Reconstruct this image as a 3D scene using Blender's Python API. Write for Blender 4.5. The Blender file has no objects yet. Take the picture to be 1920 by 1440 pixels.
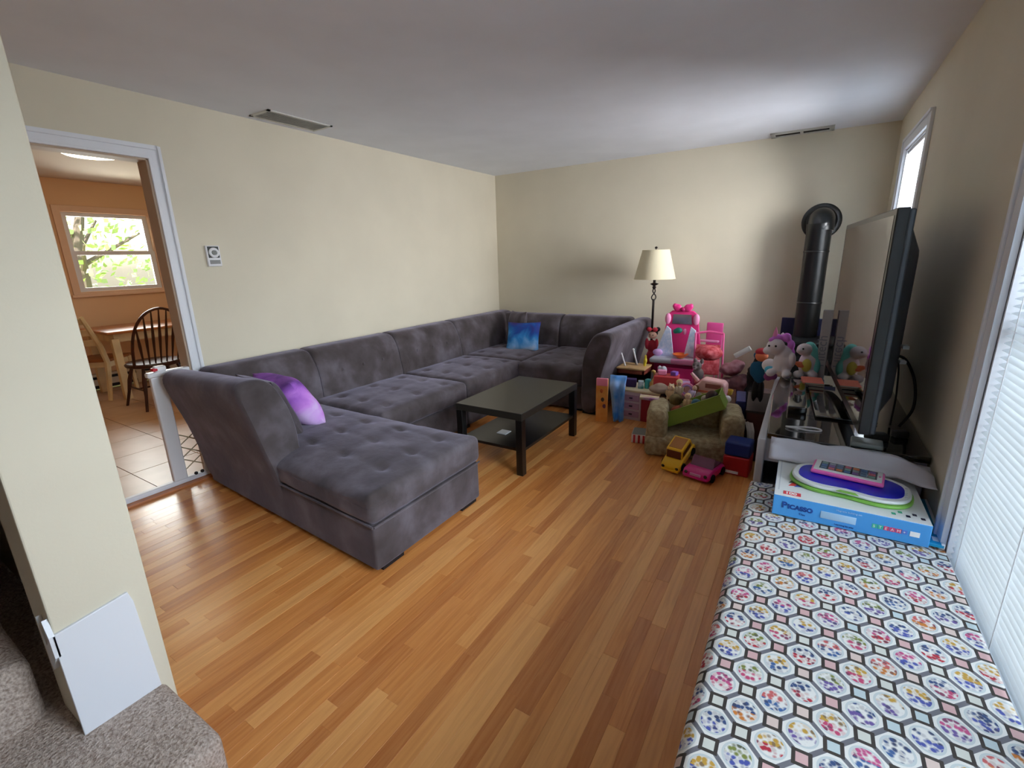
import bpy, bmesh, math, random
from mathutils import Vector, Matrix, noise
random.seed(7)
SC = bpy.context.scene
COL = SC.collection
PI = math.pi
R = math.radians

# ------------------------------------------------------------------ camera
cam_d = bpy.data.cameras.new('camera'); cam = bpy.data.objects.new('camera', cam_d); COL.objects.link(cam)
cam_d.sensor_width = 36; cam_d.lens = 875.55/1920*36; cam_d.clip_start = 0.05; cam_d.clip_end = 200
def look(loc, yaw, pitch, roll):
    a, b, c = R(yaw), R(pitch), R(roll)
    f = Vector((-math.sin(a)*math.cos(b), math.cos(a)*math.cos(b), -math.sin(b)))
    r = f.cross(Vector((0, 0, 1))).normalized(); u = r.cross(f)
    r2 = r*math.cos(c)+u*math.sin(c); u2 = -r*math.sin(c)+u*math.cos(c)
    m = Matrix((r2, u2, -f)).transposed().to_4x4(); m.translation = loc
    return m
cam.matrix_world = look((3.4694, -5.2566, 1.4439), 32.1416, 15.0637, -1.5745)
SC.camera = cam

# ------------------------------------------------------------------ world, lights, exposure
def lin(c):
    return tuple((x/12.92 if x <= .04045 else ((x+.055)/1.055)**2.4) for x in (v/255 for v in c))
def rgba(c): return lin(c)+(1,)
W = bpy.data.worlds.new('world'); SC.world = W; W.use_nodes = True
nt = W.node_tree; nt.nodes.clear()
sky = nt.nodes.new('ShaderNodeTexSky'); sky.sky_type = 'NISHITA'; sky.sun_disc = False
sky.sun_elevation = R(50); sky.sun_rotation = R(200); sky.air_density = 1.2; sky.dust_density = 2
bg = nt.nodes.new('ShaderNodeBackground'); bg.inputs[1].default_value = .6
out = nt.nodes.new('ShaderNodeOutputWorld')
nt.links.new(sky.outputs[0], bg.inputs[0]); nt.links.new(bg.outputs[0], out.inputs[0])
def area(name, loc, rot, sx, sy, e, col, spread=180):
    l = bpy.data.lights.new(name, 'AREA'); l.shape = 'RECTANGLE'; l.size = sx; l.size_y = sy
    l.energy = e; l.color = col; l.spread = R(spread)
    o = bpy.data.objects.new(name, l); COL.objects.link(o); o.location = loc; o.rotation_euler = rot
    return o
# daylight entering at the three windows (outside the glass, aimed inwards)
area('daylight_front_window', (5.6, -5.0, 2.5), (0, R(68), 0), 2.2, 3.2, 530, (.84, .93, 1.0))
area('daylight_side_window', (5.3, -1.1, 1.75), (0, R(90), 0), 1.6, 2.0, 400, (.97, .98, 1.0))
area('daylight_kitchen_window', (-4.35, -2.7, 1.7), (0, R(-90), 0), 1.1, 1.1, 80, (.97, 1.0, .95))
sun = bpy.data.lights.new('sun', 'SUN'); sun.energy = 14; sun.angle = R(1); so = bpy.data.objects.new('sun', sun)
COL.objects.link(so); so.rotation_euler = (R(35), R(8), R(0))
SC.view_settings.view_transform = 'Standard'; SC.view_settings.look = 'None'
SC.view_settings.gamma = 1; SC.view_settings.use_curve_mapping = False
SC.view_settings.exposure = 0.2
SC.cycles.use_denoising = True
SC.cycles.max_bounces = 12; SC.cycles.diffuse_bounces = 8
SC.cycles.sample_clamp_indirect = 4

# ------------------------------------------------------------------ materials
MATS = {}
def base_mat(name):
    m = bpy.data.materials.new(name); m.use_nodes = True
    return m, m.node_tree, m.node_tree.nodes['Principled BSDF']
def mat(name, c, rough=.5, metal=0, var=0, vs=6, bump=0, bs=60, sheen=0, spec=.5, c2=None, alpha=1, trans=0, emit=0, coat=0):
    if name in MATS: return MATS[name]
    m, t, b = base_mat(name); n, l = t.nodes, t.links
    b.inputs['Base Color'].default_value = rgba(c); b.inputs['Roughness'].default_value = rough
    b.inputs['Metallic'].default_value = metal; b.inputs['Specular IOR Level'].default_value = spec
    b.inputs['Sheen Weight'].default_value = sheen; b.inputs['Alpha'].default_value = alpha
    b.inputs['Transmission Weight'].default_value = trans; b.inputs['Coat Weight'].default_value = coat
    if emit:
        b.inputs['Emission Color'].default_value = rgba(c); b.inputs['Emission Strength'].default_value = emit
    tc = n.new('ShaderNodeTexCoord')
    if var or c2:
        no = n.new('ShaderNodeTexNoise'); no.inputs['Scale'].default_value = vs; no.inputs['Detail'].default_value = 4
        l.new(tc.outputs['Object'], no.inputs['Vector'])
        r = n.new('ShaderNodeValToRGB'); r.color_ramp.elements[0].position = .35; r.color_ramp.elements[1].position = .65
        ca = c; cb = c2 or tuple(min(255, x*(1+var)) for x in c)
        if not c2: ca = tuple(x*(1-var) for x in c)
        r.color_ramp.elements[0].color = rgba(ca); r.color_ramp.elements[1].color = rgba(cb)
        l.new(no.outputs['Fac'], r.inputs['Fac']); l.new(r.outputs['Color'], b.inputs['Base Color'])
    if bump:
        n2 = n.new('ShaderNodeTexNoise'); n2.inputs['Scale'].default_value = bs; n2.inputs['Detail'].default_value = 3
        l.new(tc.outputs['Object'], n2.inputs['Vector'])
        bu = n.new('ShaderNodeBump'); bu.inputs['Strength'].default_value = bump; bu.inputs['Distance'].default_value = .01
        l.new(n2.outputs['Fac'], bu.inputs['Height']); l.new(bu.outputs['Normal'], b.inputs['Normal'])
    MATS[name] = m
    return m

def ramp(n, stops, interp='LINEAR'):
    r = n.new('ShaderNodeValToRGB'); r.color_ramp.interpolation = interp
    e = r.color_ramp.elements
    while len(e) < len(stops): e.new(.5)
    for i, (p, c) in enumerate(stops): e[i].position = p; e[i].color = rgba(c)
    return r
def mth(t, op, a, b=None):
    m = t.nodes.new('ShaderNodeMath'); m.operation = op
    for i, v in enumerate((a, b)):
        if v is None: continue
        if isinstance(v, (int, float)): m.inputs[i].default_value = v
        else: t.links.new(v, m.inputs[i])
    return m.outputs[0]
def mixc(t, f, a, b):
    m = t.nodes.new('ShaderNodeMix'); m.data_type = 'RGBA'
    for s, v in ((m.inputs['Factor'], f), (m.inputs['A'], a), (m.inputs['B'], b)):
        if hasattr(v, 'links'): t.links.new(v, s)
        else: s.default_value = v
    return m.outputs['Result']

def oak_mat():
    m, t, b = base_mat('oak_floor'); n, l = t.nodes, t.links
    at = n.new('ShaderNodeAttribute'); at.attribute_name = 'rnd'
    tc = n.new('ShaderNodeTexCoord'); mp = n.new('ShaderNodeMapping'); mp.inputs['Scale'].default_value = (30, 1.6, 1)
    ad = n.new('ShaderNodeVectorMath'); ad.operation = 'ADD'
    cx = n.new('ShaderNodeCombineXYZ'); l.new(mth(t, 'MULTIPLY', at.outputs['Fac'], 57), cx.inputs[0]); l.new(mth(t, 'MULTIPLY', at.outputs['Fac'], 31), cx.inputs[1])
    l.new(tc.outputs['Object'], ad.inputs[0]); l.new(cx.outputs[0], ad.inputs[1]); l.new(ad.outputs[0], mp.inputs['Vector'])
    no = n.new('ShaderNodeTexNoise'); no.inputs['Scale'].default_value = 1.6; no.inputs['Detail'].default_value = 6; no.inputs['Distortion'].default_value = 1.2
    l.new(mp.outputs[0], no.inputs['Vector'])
    r1 = ramp(n, [(0, (186, 108, 48)), (.3, (208, 130, 62)), (.7, (218, 142, 72)), (1, (236, 172, 102))])
    l.new(at.outputs['Fac'], r1.inputs['Fac'])
    r2 = ramp(n, [(.3, (174, 98, 40)), (.6, (238, 176, 108))]); l.new(no.outputs['Fac'], r2.inputs['Fac'])
    l.new(mixc(t, .28, r1.outputs['Color'], r2.outputs['Color']), b.inputs['Base Color'])
    b.inputs['Roughness'].default_value = .32; b.inputs['Specular IOR Level'].default_value = .5
    b.inputs['Coat Weight'].default_value = .12; b.inputs['Coat Roughness'].default_value = .12
    bu = n.new('ShaderNodeBump'); bu.inputs['Strength'].default_value = .08; bu.inputs['Distance'].default_value = .004
    l.new(no.outputs['Fac'], bu.inputs['Height']); l.new(bu.outputs['Normal'], b.inputs['Normal'])
    return m

def suede_mat():
    m, t, b = base_mat('charcoal_suede'); n, l = t.nodes, t.links
    tc = n.new('ShaderNodeTexCoord')
    n1 = n.new('ShaderNodeTexNoise'); n1.inputs['Scale'].default_value = 5; n1.inputs['Detail'].default_value = 5; n1.inputs['Distortion'].default_value = .2
    l.new(tc.outputs['Object'], n1.inputs['Vector'])
    r = ramp(n, [(.3, (66, 59, 58)), (.5, (82, 75, 77)), (.75, (112, 106, 114))]); l.new(n1.outputs['Fac'], r.inputs['Fac'])
    l.new(r.outputs['Color'], b.inputs['Base Color'])
    b.inputs['Roughness'].default_value = .95; b.inputs['Specular IOR Level'].default_value = .15
    b.inputs['Sheen Weight'].default_value = .5; b.inputs['Sheen Tint'].default_value = rgba((190, 185, 210)); b.inputs['Sheen Roughness'].default_value = .45
    n2 = n.new('ShaderNodeTexNoise'); n2.inputs['Scale'].default_value = 14; n2.inputs['Detail'].default_value = 4
    l.new(tc.outputs['Object'], n2.inputs['Vector'])
    bu = n.new('ShaderNodeBump'); bu.inputs['Strength'].default_value = .35; bu.inputs['Distance'].default_value = .01
    l.new(n2.outputs['Fac'], bu.inputs['Height']); l.new(bu.outputs['Normal'], b.inputs['Normal'])
    return m

def galaxy_mat(name, stops, sc=5):
    m, t, b = base_mat(name); n, l = t.nodes, t.links
    tc = n.new('ShaderNodeTexCoord'); no = n.new('ShaderNodeTexNoise'); no.inputs['Scale'].default_value = sc
    no.inputs['Detail'].default_value = 5; no.inputs['Distortion'].default_value = .6
    l.new(tc.outputs['Object'], no.inputs['Vector'])
    sp = n.new('ShaderNodeSeparateXYZ'); l.new(tc.outputs['Generated'], sp.inputs[0])
    f = mth(t, 'ADD', mth(t, 'MULTIPLY', no.outputs['Fac'], .75), mth(t, 'MULTIPLY', mth(t, 'SUBTRACT', 1.0, sp.outputs['Y']), .45))
    r = ramp(n, stops); l.new(f, r.inputs['Fac']); l.new(r.outputs['Color'], b.inputs['Base Color'])
    b.inputs['Roughness'].default_value = .8
    return m

def bench_mat():
    m, t, b = base_mat('octagon_print_fabric'); n, l = t.nodes, t.links
    tc = n.new('ShaderNodeTexCoord'); sp = n.new('ShaderNodeSeparateXYZ'); l.new(tc.outputs['UV'], sp.inputs[0])
    x = mth(t, 'DIVIDE', mth(t, 'SUBTRACT', sp.outputs['X'], .459-.4), .11)
    y = mth(t, 'DIVIDE', mth(t, 'ADD', sp.outputs['Y'], 4.302), .1155)
    U = mth(t, 'ADD', x, y); V = mth(t, 'SUBTRACT', x, y)
    cu = mth(t, 'ROUND', U); cv = mth(t, 'ROUND', V)
    du = mth(t, 'ABSOLUTE', mth(t, 'SUBTRACT', U, cu)); dv = mth(t, 'ABSOLUTE', mth(t, 'SUBTRACT', V, cv))
    a = mth(t, 'MAXIMUM', du, dv); bb = mth(t, 'ADD', du, dv)
    su = mth(t, 'SUBTRACT', U, cu); sv = mth(t, 'SUBTRACT', V, cv)
    rr = mth(t, 'SQRT', mth(t, 'ADD', mth(t, 'MULTIPLY', su, su), mth(t, 'MULTIPLY', sv, sv)))
    cc = n.new('ShaderNodeCombineXYZ'); l.new(cu, cc.inputs[0]); l.new(cv, cc.inputs[1])
    wn = n.new('ShaderNodeTexWhiteNoise'); wn.noise_dimensions = '2D'; l.new(cc.outputs[0], wn.inputs['Vector'])
    pal = ramp(n, [(0, (176, 40, 58)), (.22, (72, 84, 160)), (.42, (190, 70, 110)), (.6, (104, 84, 150)), (.78, (196, 120, 50)), (.9, (60, 96, 150))], 'CONSTANT')
    l.new(wn.outputs['Value'], pal.inputs['Fac'])
    pal2 = ramp(n, [(0, (190, 150, 60)), (.25, (190, 80, 130)), (.45, (50, 74, 120)), (.7, (196, 96, 96)), (.85, (120, 130, 60))], 'CONSTANT')
    wc = n.new('ShaderNodeSeparateColor'); l.new(wn.outputs['Color'], wc.inputs[0]); l.new(wc.outputs[1], pal2.inputs['Fac'])
    # petals: fine voronoi dots, colour split between the two halves of the posy
    vo = n.new('ShaderNodeTexVoronoi'); vo.inputs['Scale'].default_value = 100; l.new(tc.outputs['UV'], vo.inputs['Vector'])
    half = mth(t, 'GREATER_THAN', mth(t, 'SUBTRACT', su, sv), 0.0)
    pc = mixc(t, half, pal.outputs['Color'], pal2.outputs['Color'])
    vd = ramp(n, [(.42, (255, 255, 255)), (.75, (0, 0, 0))]); l.new(vo.outputs['Distance'], vd.inputs['Fac'])
    # scale 62: distance is in cell units
    vc = n.new('ShaderNodeSeparateColor'); l.new(vo.outputs['Color'], vc.inputs[0])
    dark = mixc(t, mth(t, 'MULTIPLY', mth(t, 'GREATER_THAN', vc.outputs[0], .8), .6), pc, rgba((60, 60, 80)))
    lightp = mixc(t, mth(t, 'MULTIPLY', mth(t, 'LESS_THAN', vc.outputs[1], .25), .7), dark, rgba((225, 222, 215)))
    white = rgba((226, 226, 222))
    flower = mixc(t, mth(t, 'MULTIPLY', vd.outputs['Color'], mth(t, 'LESS_THAN', rr, .37)), white, lightp)
    pale = rgba((196, 205, 206))
    ring = mixc(t, mth(t, 'MULTIPLY', mth(t, 'GREATER_THAN', rr, .33), mth(t, 'LESS_THAN', rr, .39)), flower, pale)
    g = mixc(t, mth(t, 'GREATER_THAN', a, .435), ring, rgba((108, 108, 116)))
    dk = mixc(t, mth(t, 'GREATER_THAN', bb, .665), g, rgba((58, 52, 48)))
    # inner light square with coloured knot
    pal3 = ramp(n, [(0, (208, 170, 170)), (.35, (210, 212, 204)), (.6, (188, 204, 208)), (.8, (216, 196, 188))], 'CONSTANT')
    wn2 = n.new('ShaderNodeTexWhiteNoise'); wn2.noise_dimensions = '2D'
    c3 = n.new('ShaderNodeCombineXYZ'); l.new(mth(t, 'FLOOR', U), c3.inputs[0]); l.new(mth(t, 'FLOOR', V), c3.inputs[1]); l.new(c3.outputs[0], wn2.inputs['Vector'])
    l.new(wn2.outputs['Value'], pal3.inputs['Fac'])
    fin = mixc(t, mth(t, 'GREATER_THAN', bb, .80), dk, pal3.outputs['Color'])
    l.new(fin, b.inputs['Base Color']); b.inputs['Roughness'].default_value = .75
    w = n.new('ShaderNodeTexNoise'); w.inputs['Scale'].default_value = 400; l.new(tc.outputs['UV'], w.inputs['Vector'])
    bu = n.new('ShaderNodeBump'); bu.inputs['Strength'].default_value = .15; bu.inputs['Distance'].default_value = .002
    l.new(w.outputs['Fac'], bu.inputs['Height']); l.new(bu.outputs['Normal'], b.inputs['Normal'])
    return m

def carpet_mat():
    m, t, b = base_mat('beige_carpet'); n, l = t.nodes, t.links
    tc = n.new('ShaderNodeTexCoord')
    n1 = n.new('ShaderNodeTexNoise'); n1.inputs['Scale'].default_value = 130; n1.inputs['Detail'].default_value = 4
    l.new(tc.outputs['Object'], n1.inputs['Vector'])
    r = ramp(n, [(.3, (150, 132, 120)), (.7, (216, 202, 192))]); l.new(n1.outputs['Fac'], r.inputs['Fac'])
    l.new(r.outputs['Color'], b.inputs['Base Color']); b.inputs['Roughness'].default_value = 1; b.inputs['Specular IOR Level'].default_value = .05
    bu = n.new('ShaderNodeBump'); bu.inputs['Strength'].default_value = .9; bu.inputs['Distance'].default_value = .01
    l.new(n1.outputs['Fac'], bu.inputs['Height']); l.new(bu.outputs['Normal'], b.inputs['Normal'])
    return m

def slat_mat():
    m, t, b = base_mat('blind_slat_vinyl'); n, l = t.nodes, t.links
    b.inputs['Base Color'].default_value = rgba((236, 240, 243)); b.inputs['Roughness'].default_value = .5
    tr = n.new('ShaderNodeBsdfTranslucent'); tr.inputs[0].default_value = rgba((230, 240, 245))
    mx = n.new('ShaderNodeMixShader'); mx.inputs[0].default_value = .4
    o = n['Material Output']; l.new(b.outputs[0], mx.inputs[1]); l.new(tr.outputs[0], mx.inputs[2]); l.new(mx.outputs[0], o.inputs[0])
    return m

def glass_mat():
    m = bpy.data.materials.new('window_glass'); m.use_nodes = True; t = m.node_tree; n, l = t.nodes, t.links; n.clear()
    tr = n.new('ShaderNodeBsdfTransparent'); gl = n.new('ShaderNodeBsdfGlossy'); gl.inputs['Roughness'].default_value = .02
    fr = n.new('ShaderNodeFresnel'); fr.inputs['IOR'].default_value = 1.45
    mx = n.new('ShaderNodeMixShader'); o = n.new('ShaderNodeOutputMaterial')
    l.new(fr.outputs[0], mx.inputs[0]); l.new(tr.outputs[0], mx.inputs[1]); l.new(gl.outputs[0], mx.inputs[2]); l.new(mx.outputs[0], o.inputs[0])
    return m

M_WALL = mat('cream_wall_paint', (216, 208, 188), .75, var=.012, vs=2, bump=.04, bs=120)
M_CEIL = mat('ceiling_paint', (232, 236, 246), .85, var=.01, vs=3)
M_TRIM = mat('white_trim_paint', (226, 229, 236), .4)
M_OAK = oak_mat(); M_SUEDE = suede_mat(); M_BENCH = bench_mat(); M_CARPET = carpet_mat(); M_SLAT = slat_mat(); M_GLASS = glass_mat()
M_BLK = mat('black_lacquer', (16, 15, 15), .28)
M_BLKG = mat('black_gloss', (9, 9, 11), .06, coat=1)
M_BLKM = mat('black_matte', (17, 17, 20), .6)
M_PEACH = mat('peach_wall_paint', (228, 192, 152), .8)
M_PEACHT = mat('peach_trim_paint', (226, 192, 162), .5)
M_CREAM = mat('cream_wood_paint', (222, 202, 156), .5, var=.05)
M_DKWOOD = mat('dark_cherry_wood', (58, 24, 14), .35, var=.2, vs=12)
M_TILE = mat('beige_floor_tile', (208, 178, 148), .35, c2=(190, 158, 124), vs=3)
M_WHITE = mat('white_plastic', (228, 228, 232), .4)

# ------------------------------------------------------------------ geometry helpers
class G:
    """collects faces and links them as one mesh object"""
    def __init__(s): s.v = []; s.f = []; s.m = Matrix.Identity(4)
    def add(s, vs, fs):
        k = len(s.v); s.v += [tuple(s.m @ Vector(p)) for p in vs]; s.f += [tuple(i+k for i in f) for f in fs]; return s
    def box(s, a, b):
        x0, y0, z0 = a; x1, y1, z1 = b
        return s.add([(x0, y0, z0), (x1, y0, z0), (x1, y1, z0), (x0, y1, z0), (x0, y0, z1), (x1, y0, z1), (x1, y1, z1), (x0, y1, z1)],
                     [(0, 3, 2, 1), (4, 5, 6, 7), (0, 1, 5, 4), (1, 2, 6, 5), (2, 3, 7, 6), (3, 0, 4, 7)])
    def rbox(s, a, b, r=.02, n=4, fn=None, seg=1):
        """rounded box; n arc steps, seg flat subdivisions"""
        a = Vector(a); b = Vector(b); c = (a+b)/2; h = (b-a)/2; r = min(r, *h)
        def axis(hh):
            L = [-hh+r*(1-math.cos(PI/2*i/n)) for i in range(n)]
            L += [-hh+r+(2*(hh-r))*i/seg for i in range(seg+1)]
            L += [hh-r*(1-math.cos(PI/2*i/n)) for i in range(n-1, -1, -1)]
            return L
        ax = [axis(h.x), axis(h.y), axis(h.z)]
        vs = []; fs = []
        def pt(p):
            q = Vector([max(-h[i]+r, min(h[i]-r, p[i])) for i in range(3)]); d = Vector(p)-q
            if d.length > 1e-9:
                d = q+d.normalized()*r
            else: d = q
            d = d+c
            return fn(d) if fn else d
        for k in range(3):
            i, j = (k+1) % 3, (k+2) % 3
            for sg in (-1, 1):
                base = len(vs); A, B = ax[i], ax[j]
                for u in A:
                    for v in B:
                        p = [0, 0, 0]; p[k] = sg*h[k]; p[i] = u; p[j] = v; vs.append(pt(p))
                nb = len(B)
                for ii in range(len(A)-1):
                    for jj in range(nb-1):
                        q = (base+ii*nb+jj, base+(ii+1)*nb+jj, base+(ii+1)*nb+jj+1, base+ii*nb+jj+1)
                        fs.append(q if sg > 0 else q[::-1])
        return s.add(vs, fs)
    def tube(s, pts, r, n=8, cap=True):
        pts = [Vector(p) for p in pts]; rs = r if isinstance(r, (list, tuple)) else [r]*len(pts)
        vs = []; fs = []; up = None
        for i, p in enumerate(pts):
            d = (pts[min(i+1, len(pts)-1)]-pts[max(i-1, 0)]).normalized()
            if up is None: up = d.orthogonal().normalized()
            up = (up-d*up.dot(d)).normalized(); w = d.cross(up)
            for k in range(n):
                t = 2*PI*k/n; vs.append(p+(up*math.cos(t)+w*math.sin(t))*rs[i])
        for i in range(len(pts)-1):
            for k in range(n):
                fs.append((i*n+k, i*n+(k+1) % n, (i+1)*n+(k+1) % n, (i+1)*n+k))
        if cap: fs += [tuple(range(n))[::-1], tuple((len(pts)-1)*n+k for k in range(n))]
        return s.add(vs, fs)
    def lathe(s, prof, c=(0, 0, 0), n=24, sx=1, sy=1):
        vs = []; fs = []
        for r, z in prof:
            for k in range(n):
                t = 2*PI*k/n; vs.append((c[0]+r*sx*math.cos(t), c[1]+r*sy*math.sin(t), c[2]+z))
        for i in range(len(prof)-1):
            for k in range(n): fs.append((i*n+k, i*n+(k+1) % n, (i+1)*n+(k+1) % n, (i+1)*n+k))
        fs += [tuple(range(n))[::-1], tuple((len(prof)-1)*n+k for k in range(n))]
        return s.add(vs, fs)
    def ell(s, c, r, n=14, m=9):
        pr = [(math.sin(PI*i/m), -math.cos(PI*i/m)) for i in range(m+1)]
        pr[0] = (.01, -1); pr[-1] = (.01, 1)
        r = r if isinstance(r, (tuple, list)) else (r, r, r)
        return s.lathe([(a*r[0], b*r[2]) for a, b in pr], c, n, 1, r[1]/r[0])
    def prism(s, poly, axis, a, b):
        """poly in the two other axes (in order), extruded along axis from a to b"""
        k = 'xyz'.index(axis); i, j = [q for q in range(3) if q != k]
        vs = []
        for t in (a, b):
            for p in poly:
                q = [0, 0, 0]; q[k] = t; q[i] = p[0]; q[j] = p[1]; vs.append(q)
        n = len(poly); fs = [tuple(range(n))[::-1], tuple(range(n, 2*n))]
        fs += [(q, (q+1) % n, n+(q+1) % n, n+q) for q in range(n)]
        return s.add(vs, fs)
    def build(s, name, m, parent=None, smooth=True, fix=True, merge=True, bevel=0, label=None, subd=0, rot=None):
        me = bpy.data.meshes.new(name); me.from_pydata(s.v, [], s.f); me.update()
        bm = bmesh.new(); bm.from_mesh(me)
        if merge: bmesh.ops.remove_doubles(bm, verts=bm.verts, dist=1e-5)
        if fix: bmesh.ops.recalc_face_normals(bm, faces=bm.faces)
        bm.to_mesh(me); bm.free()
        if m: me.materials.append(m)
        if smooth:
            me.shade_smooth()
            try: me.set_sharp_from_angle(angle=R(40))
            except Exception: pass
        o = bpy.data.objects.new(name, me); COL.objects.link(o)
        if parent: o.parent = parent
        if label: o['label'] = label
        if bevel:
            md = o.modifiers.new('bevel', 'BEVEL'); md.width = bevel; md.segments = 2; md.limit_method = 'ANGLE'; md.angle_limit = R(40)
        if subd:
            md = o.modifiers.new('sub', 'SUBSURF'); md.levels = subd; md.render_levels = subd
        return o

def thing(name, label, cat, loc=(0, 0, 0), rz=0, group=None, rot=None):
    o = bpy.data.objects.new(name, None); COL.objects.link(o); o.empty_display_size = .05
    o.location = loc; o.rotation_euler = rot or (0, 0, rz); o['label'] = label; o['category'] = cat
    if group: o['group'] = group
    return o
def tag(o, label, cat, group=None):
    o['label'] = label; o['category'] = cat
    if group: o['group'] = group
    return o
def struct(o): o['kind'] = 'structure'; return o
def part(name, m, parent, a, b, bevel=0, **k):
    return G().box(a, b).build(name, m, parent, bevel=bevel, **k)
def place(o, loc, rot=(0, 0, 0)): o.location = loc; o.rotation_euler = rot; return o
def text(name, body, size, m, parent, mw, ext=.0006, align='LEFT', bold=0):
    c = bpy.data.curves.new(name, 'FONT'); c.body = body; c.size = size; c.extrude = ext; c.align_x = align; c.offset = bold
    t = bpy.data.objects.new('tmp', c); COL.objects.link(t)
    me = bpy.data.meshes.new_from_object(t.evaluated_get(bpy.context.evaluated_depsgraph_get()))
    bpy.data.objects.remove(t); me.materials.clear(); me.materials.append(m)
    o = bpy.data.objects.new(name, me); COL.objects.link(o); o.parent = parent; o.matrix_local = mw
    return o
def axes(x, y, loc):
    x = Vector(x).normalized(); y = Vector(y).normalized(); z = x.cross(y)
    m = Matrix((x, y, z)).transposed().to_4x4(); m.translation = loc
    return m
def blob(name, ells, m, parent, vox=.006, label=None, rough=0):
    g = G()
    for c, r in ells: g.ell(c, r, 16, 12)
    o = g.build(name, m, parent, merge=False, label=label)
    md = o.modifiers.new('remesh', 'REMESH'); md.mode = 'VOXEL'; md.voxel_size = vox; md.use_smooth_shade = True
    md = o.modifiers.new('smooth', 'SMOOTH'); md.factor = .5; md.iterations = 6
    return o

# ------------------------------------------------------------------ room shell
WX = 3.97; H = 2.44; YN = -7.2
# floor: oak strips
def planks():
    root = part('floor', mat('subfloor', (70, 42, 22), .7), None, (0, YN, -.05), (WX, 0, -.012)); struct(root)
    w = .0572; camp = Vector((3.47, -5.26))
    rows = []; x = 0.0
    while x < WX-.005:
        y = YN-random.random()*.9
        while y < 0:
            L = random.choice((.3, .4, .5, .65, .8, .95, 1.2))*random.uniform(.9, 1.1)
            y0, y1 = max(y, YN), min(y+L, 0)
            if y1-y0 > .03: rows.append((x, min(x+w, WX), y0, y1))
            y += L
        x += w
    def vis(r):
        xc, y0, y1 = (r[0]+r[1])/2, r[2], r[3]
        if y1 < -4.75 and xc < 2.2: return 99
        if xc > 3.36 or y0 < -4.9: return 50+abs(xc-3)
        if xc < 1.9 and y1 < -3.99 and y0 > -4.9 and y1 < -5: return 40
        if xc < 1.1 and y0 > -3.95: return 60
        if xc < 1.9 and y0 > -3.95 and y1 < -3.15: return 60
        if xc < 1.95 and y0 > -1.3: return 70
        if xc > 2.1 and y0 > -1.3: return 70
        return (Vector((xc, (y0+y1)/2))-camp).length
    rows.sort(key=vis)
    def geo(g, r, h):
        x0, x1, y0, y1 = r; e = .0008; t = -.0007
        g.add([(x0, y0, -.012), (x1, y0, -.012), (x1, y1, -.012), (x0, y1, -.012), (x0, y0, t+h), (x1, y0, t+h), (x1, y1, t+h), (x0, y1, t+h),
               (x0+e, y0+e, h), (x1-e, y0+e, h), (x1-e, y1-e, h), (x0+e, y1-e, h)],
              [(0, 1, 5, 4), (1, 2, 6, 5), (2, 3, 7, 6), (3, 0, 4, 7), (4, 5, 9, 8), (5, 6, 10, 9), (6, 7, 11, 10), (7, 4, 8, 11), (8, 9, 10, 11)])
    def setr(o, vals):
        a = o.data.attributes.new('rnd', 'FLOAT', 'POINT'); a.data.foreach_set('value', vals)
    def rv():
        q = random.random(); return min(1, max(0, .5+(q-.5)*1.1)) if random.random() < .8 else random.choice((.02, .97))
    gs = G(); vals = []
    for i, r in enumerate(rows):
        h = random.uniform(-.0004, .0002)
        if i < 300:
            g = G(); geo(g, r, h); o = g.build('floorboard', M_OAK, root, smooth=False, fix=False, merge=False); setr(o, [rv()]*12)
        else:
            geo(gs, r, h); vals += [rv()]*12
    o = gs.build('floorboards', M_OAK, root, smooth=False, fix=False, merge=False); setr(o, vals); o['kind'] = 'stuff'
planks()

def wall(name, m, a, b): return struct(part(name, m, None, a, b, smooth=False))
wall('ceiling', M_CEIL, (-.12, YN, H), (WX+.1, .12, H+.1))
wall('wall_back', M_WALL, (-.12, 0, 0), (WX+.1, .12, H))
wall('wall_near', M_WALL, (-.12, YN-.1, 0), (WX+.1, YN, H))
# left wall with doorway to the kitchen (opening y -4.80 .. -3.79, z 0 .. 2.09)
DY0, DY1, DZ = -4.80, -3.79, 2.085
g = G(); g.box((-.12, DY1, 0), (0, 0, H)).box((-.12, YN, 0), (0, DY0, H)).box((-.12, DY0, DZ), (0, DY1, H))
struct(g.build('wall_left', M_WALL, None, smooth=False))
# right wall with two window openings
W1 = (-4.95, -3.325, .38, 2.08); W2 = (-1.42, -.58, .95, 2.13)
g = G()
g.box((WX, YN, 0), (WX+.16, W1[0], H)).box((WX, W1[0], 0), (WX+.16, W1[1], W1[2])).box((WX, W1[0], W1[3]), (WX+.16, W1[1], H))
g.box((WX, W1[1], 0), (WX+.16, W2[0], H)).box((WX, W2[0], 0), (WX+.16, W2[1], W2[2])).box((WX, W2[0], W2[3]), (WX+.16, W2[1], H))
g.box((WX, W2[1], 0), (WX+.16, .12, H))
struct(g.build('wall_right', M_WALL, None, smooth=False))
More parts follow.
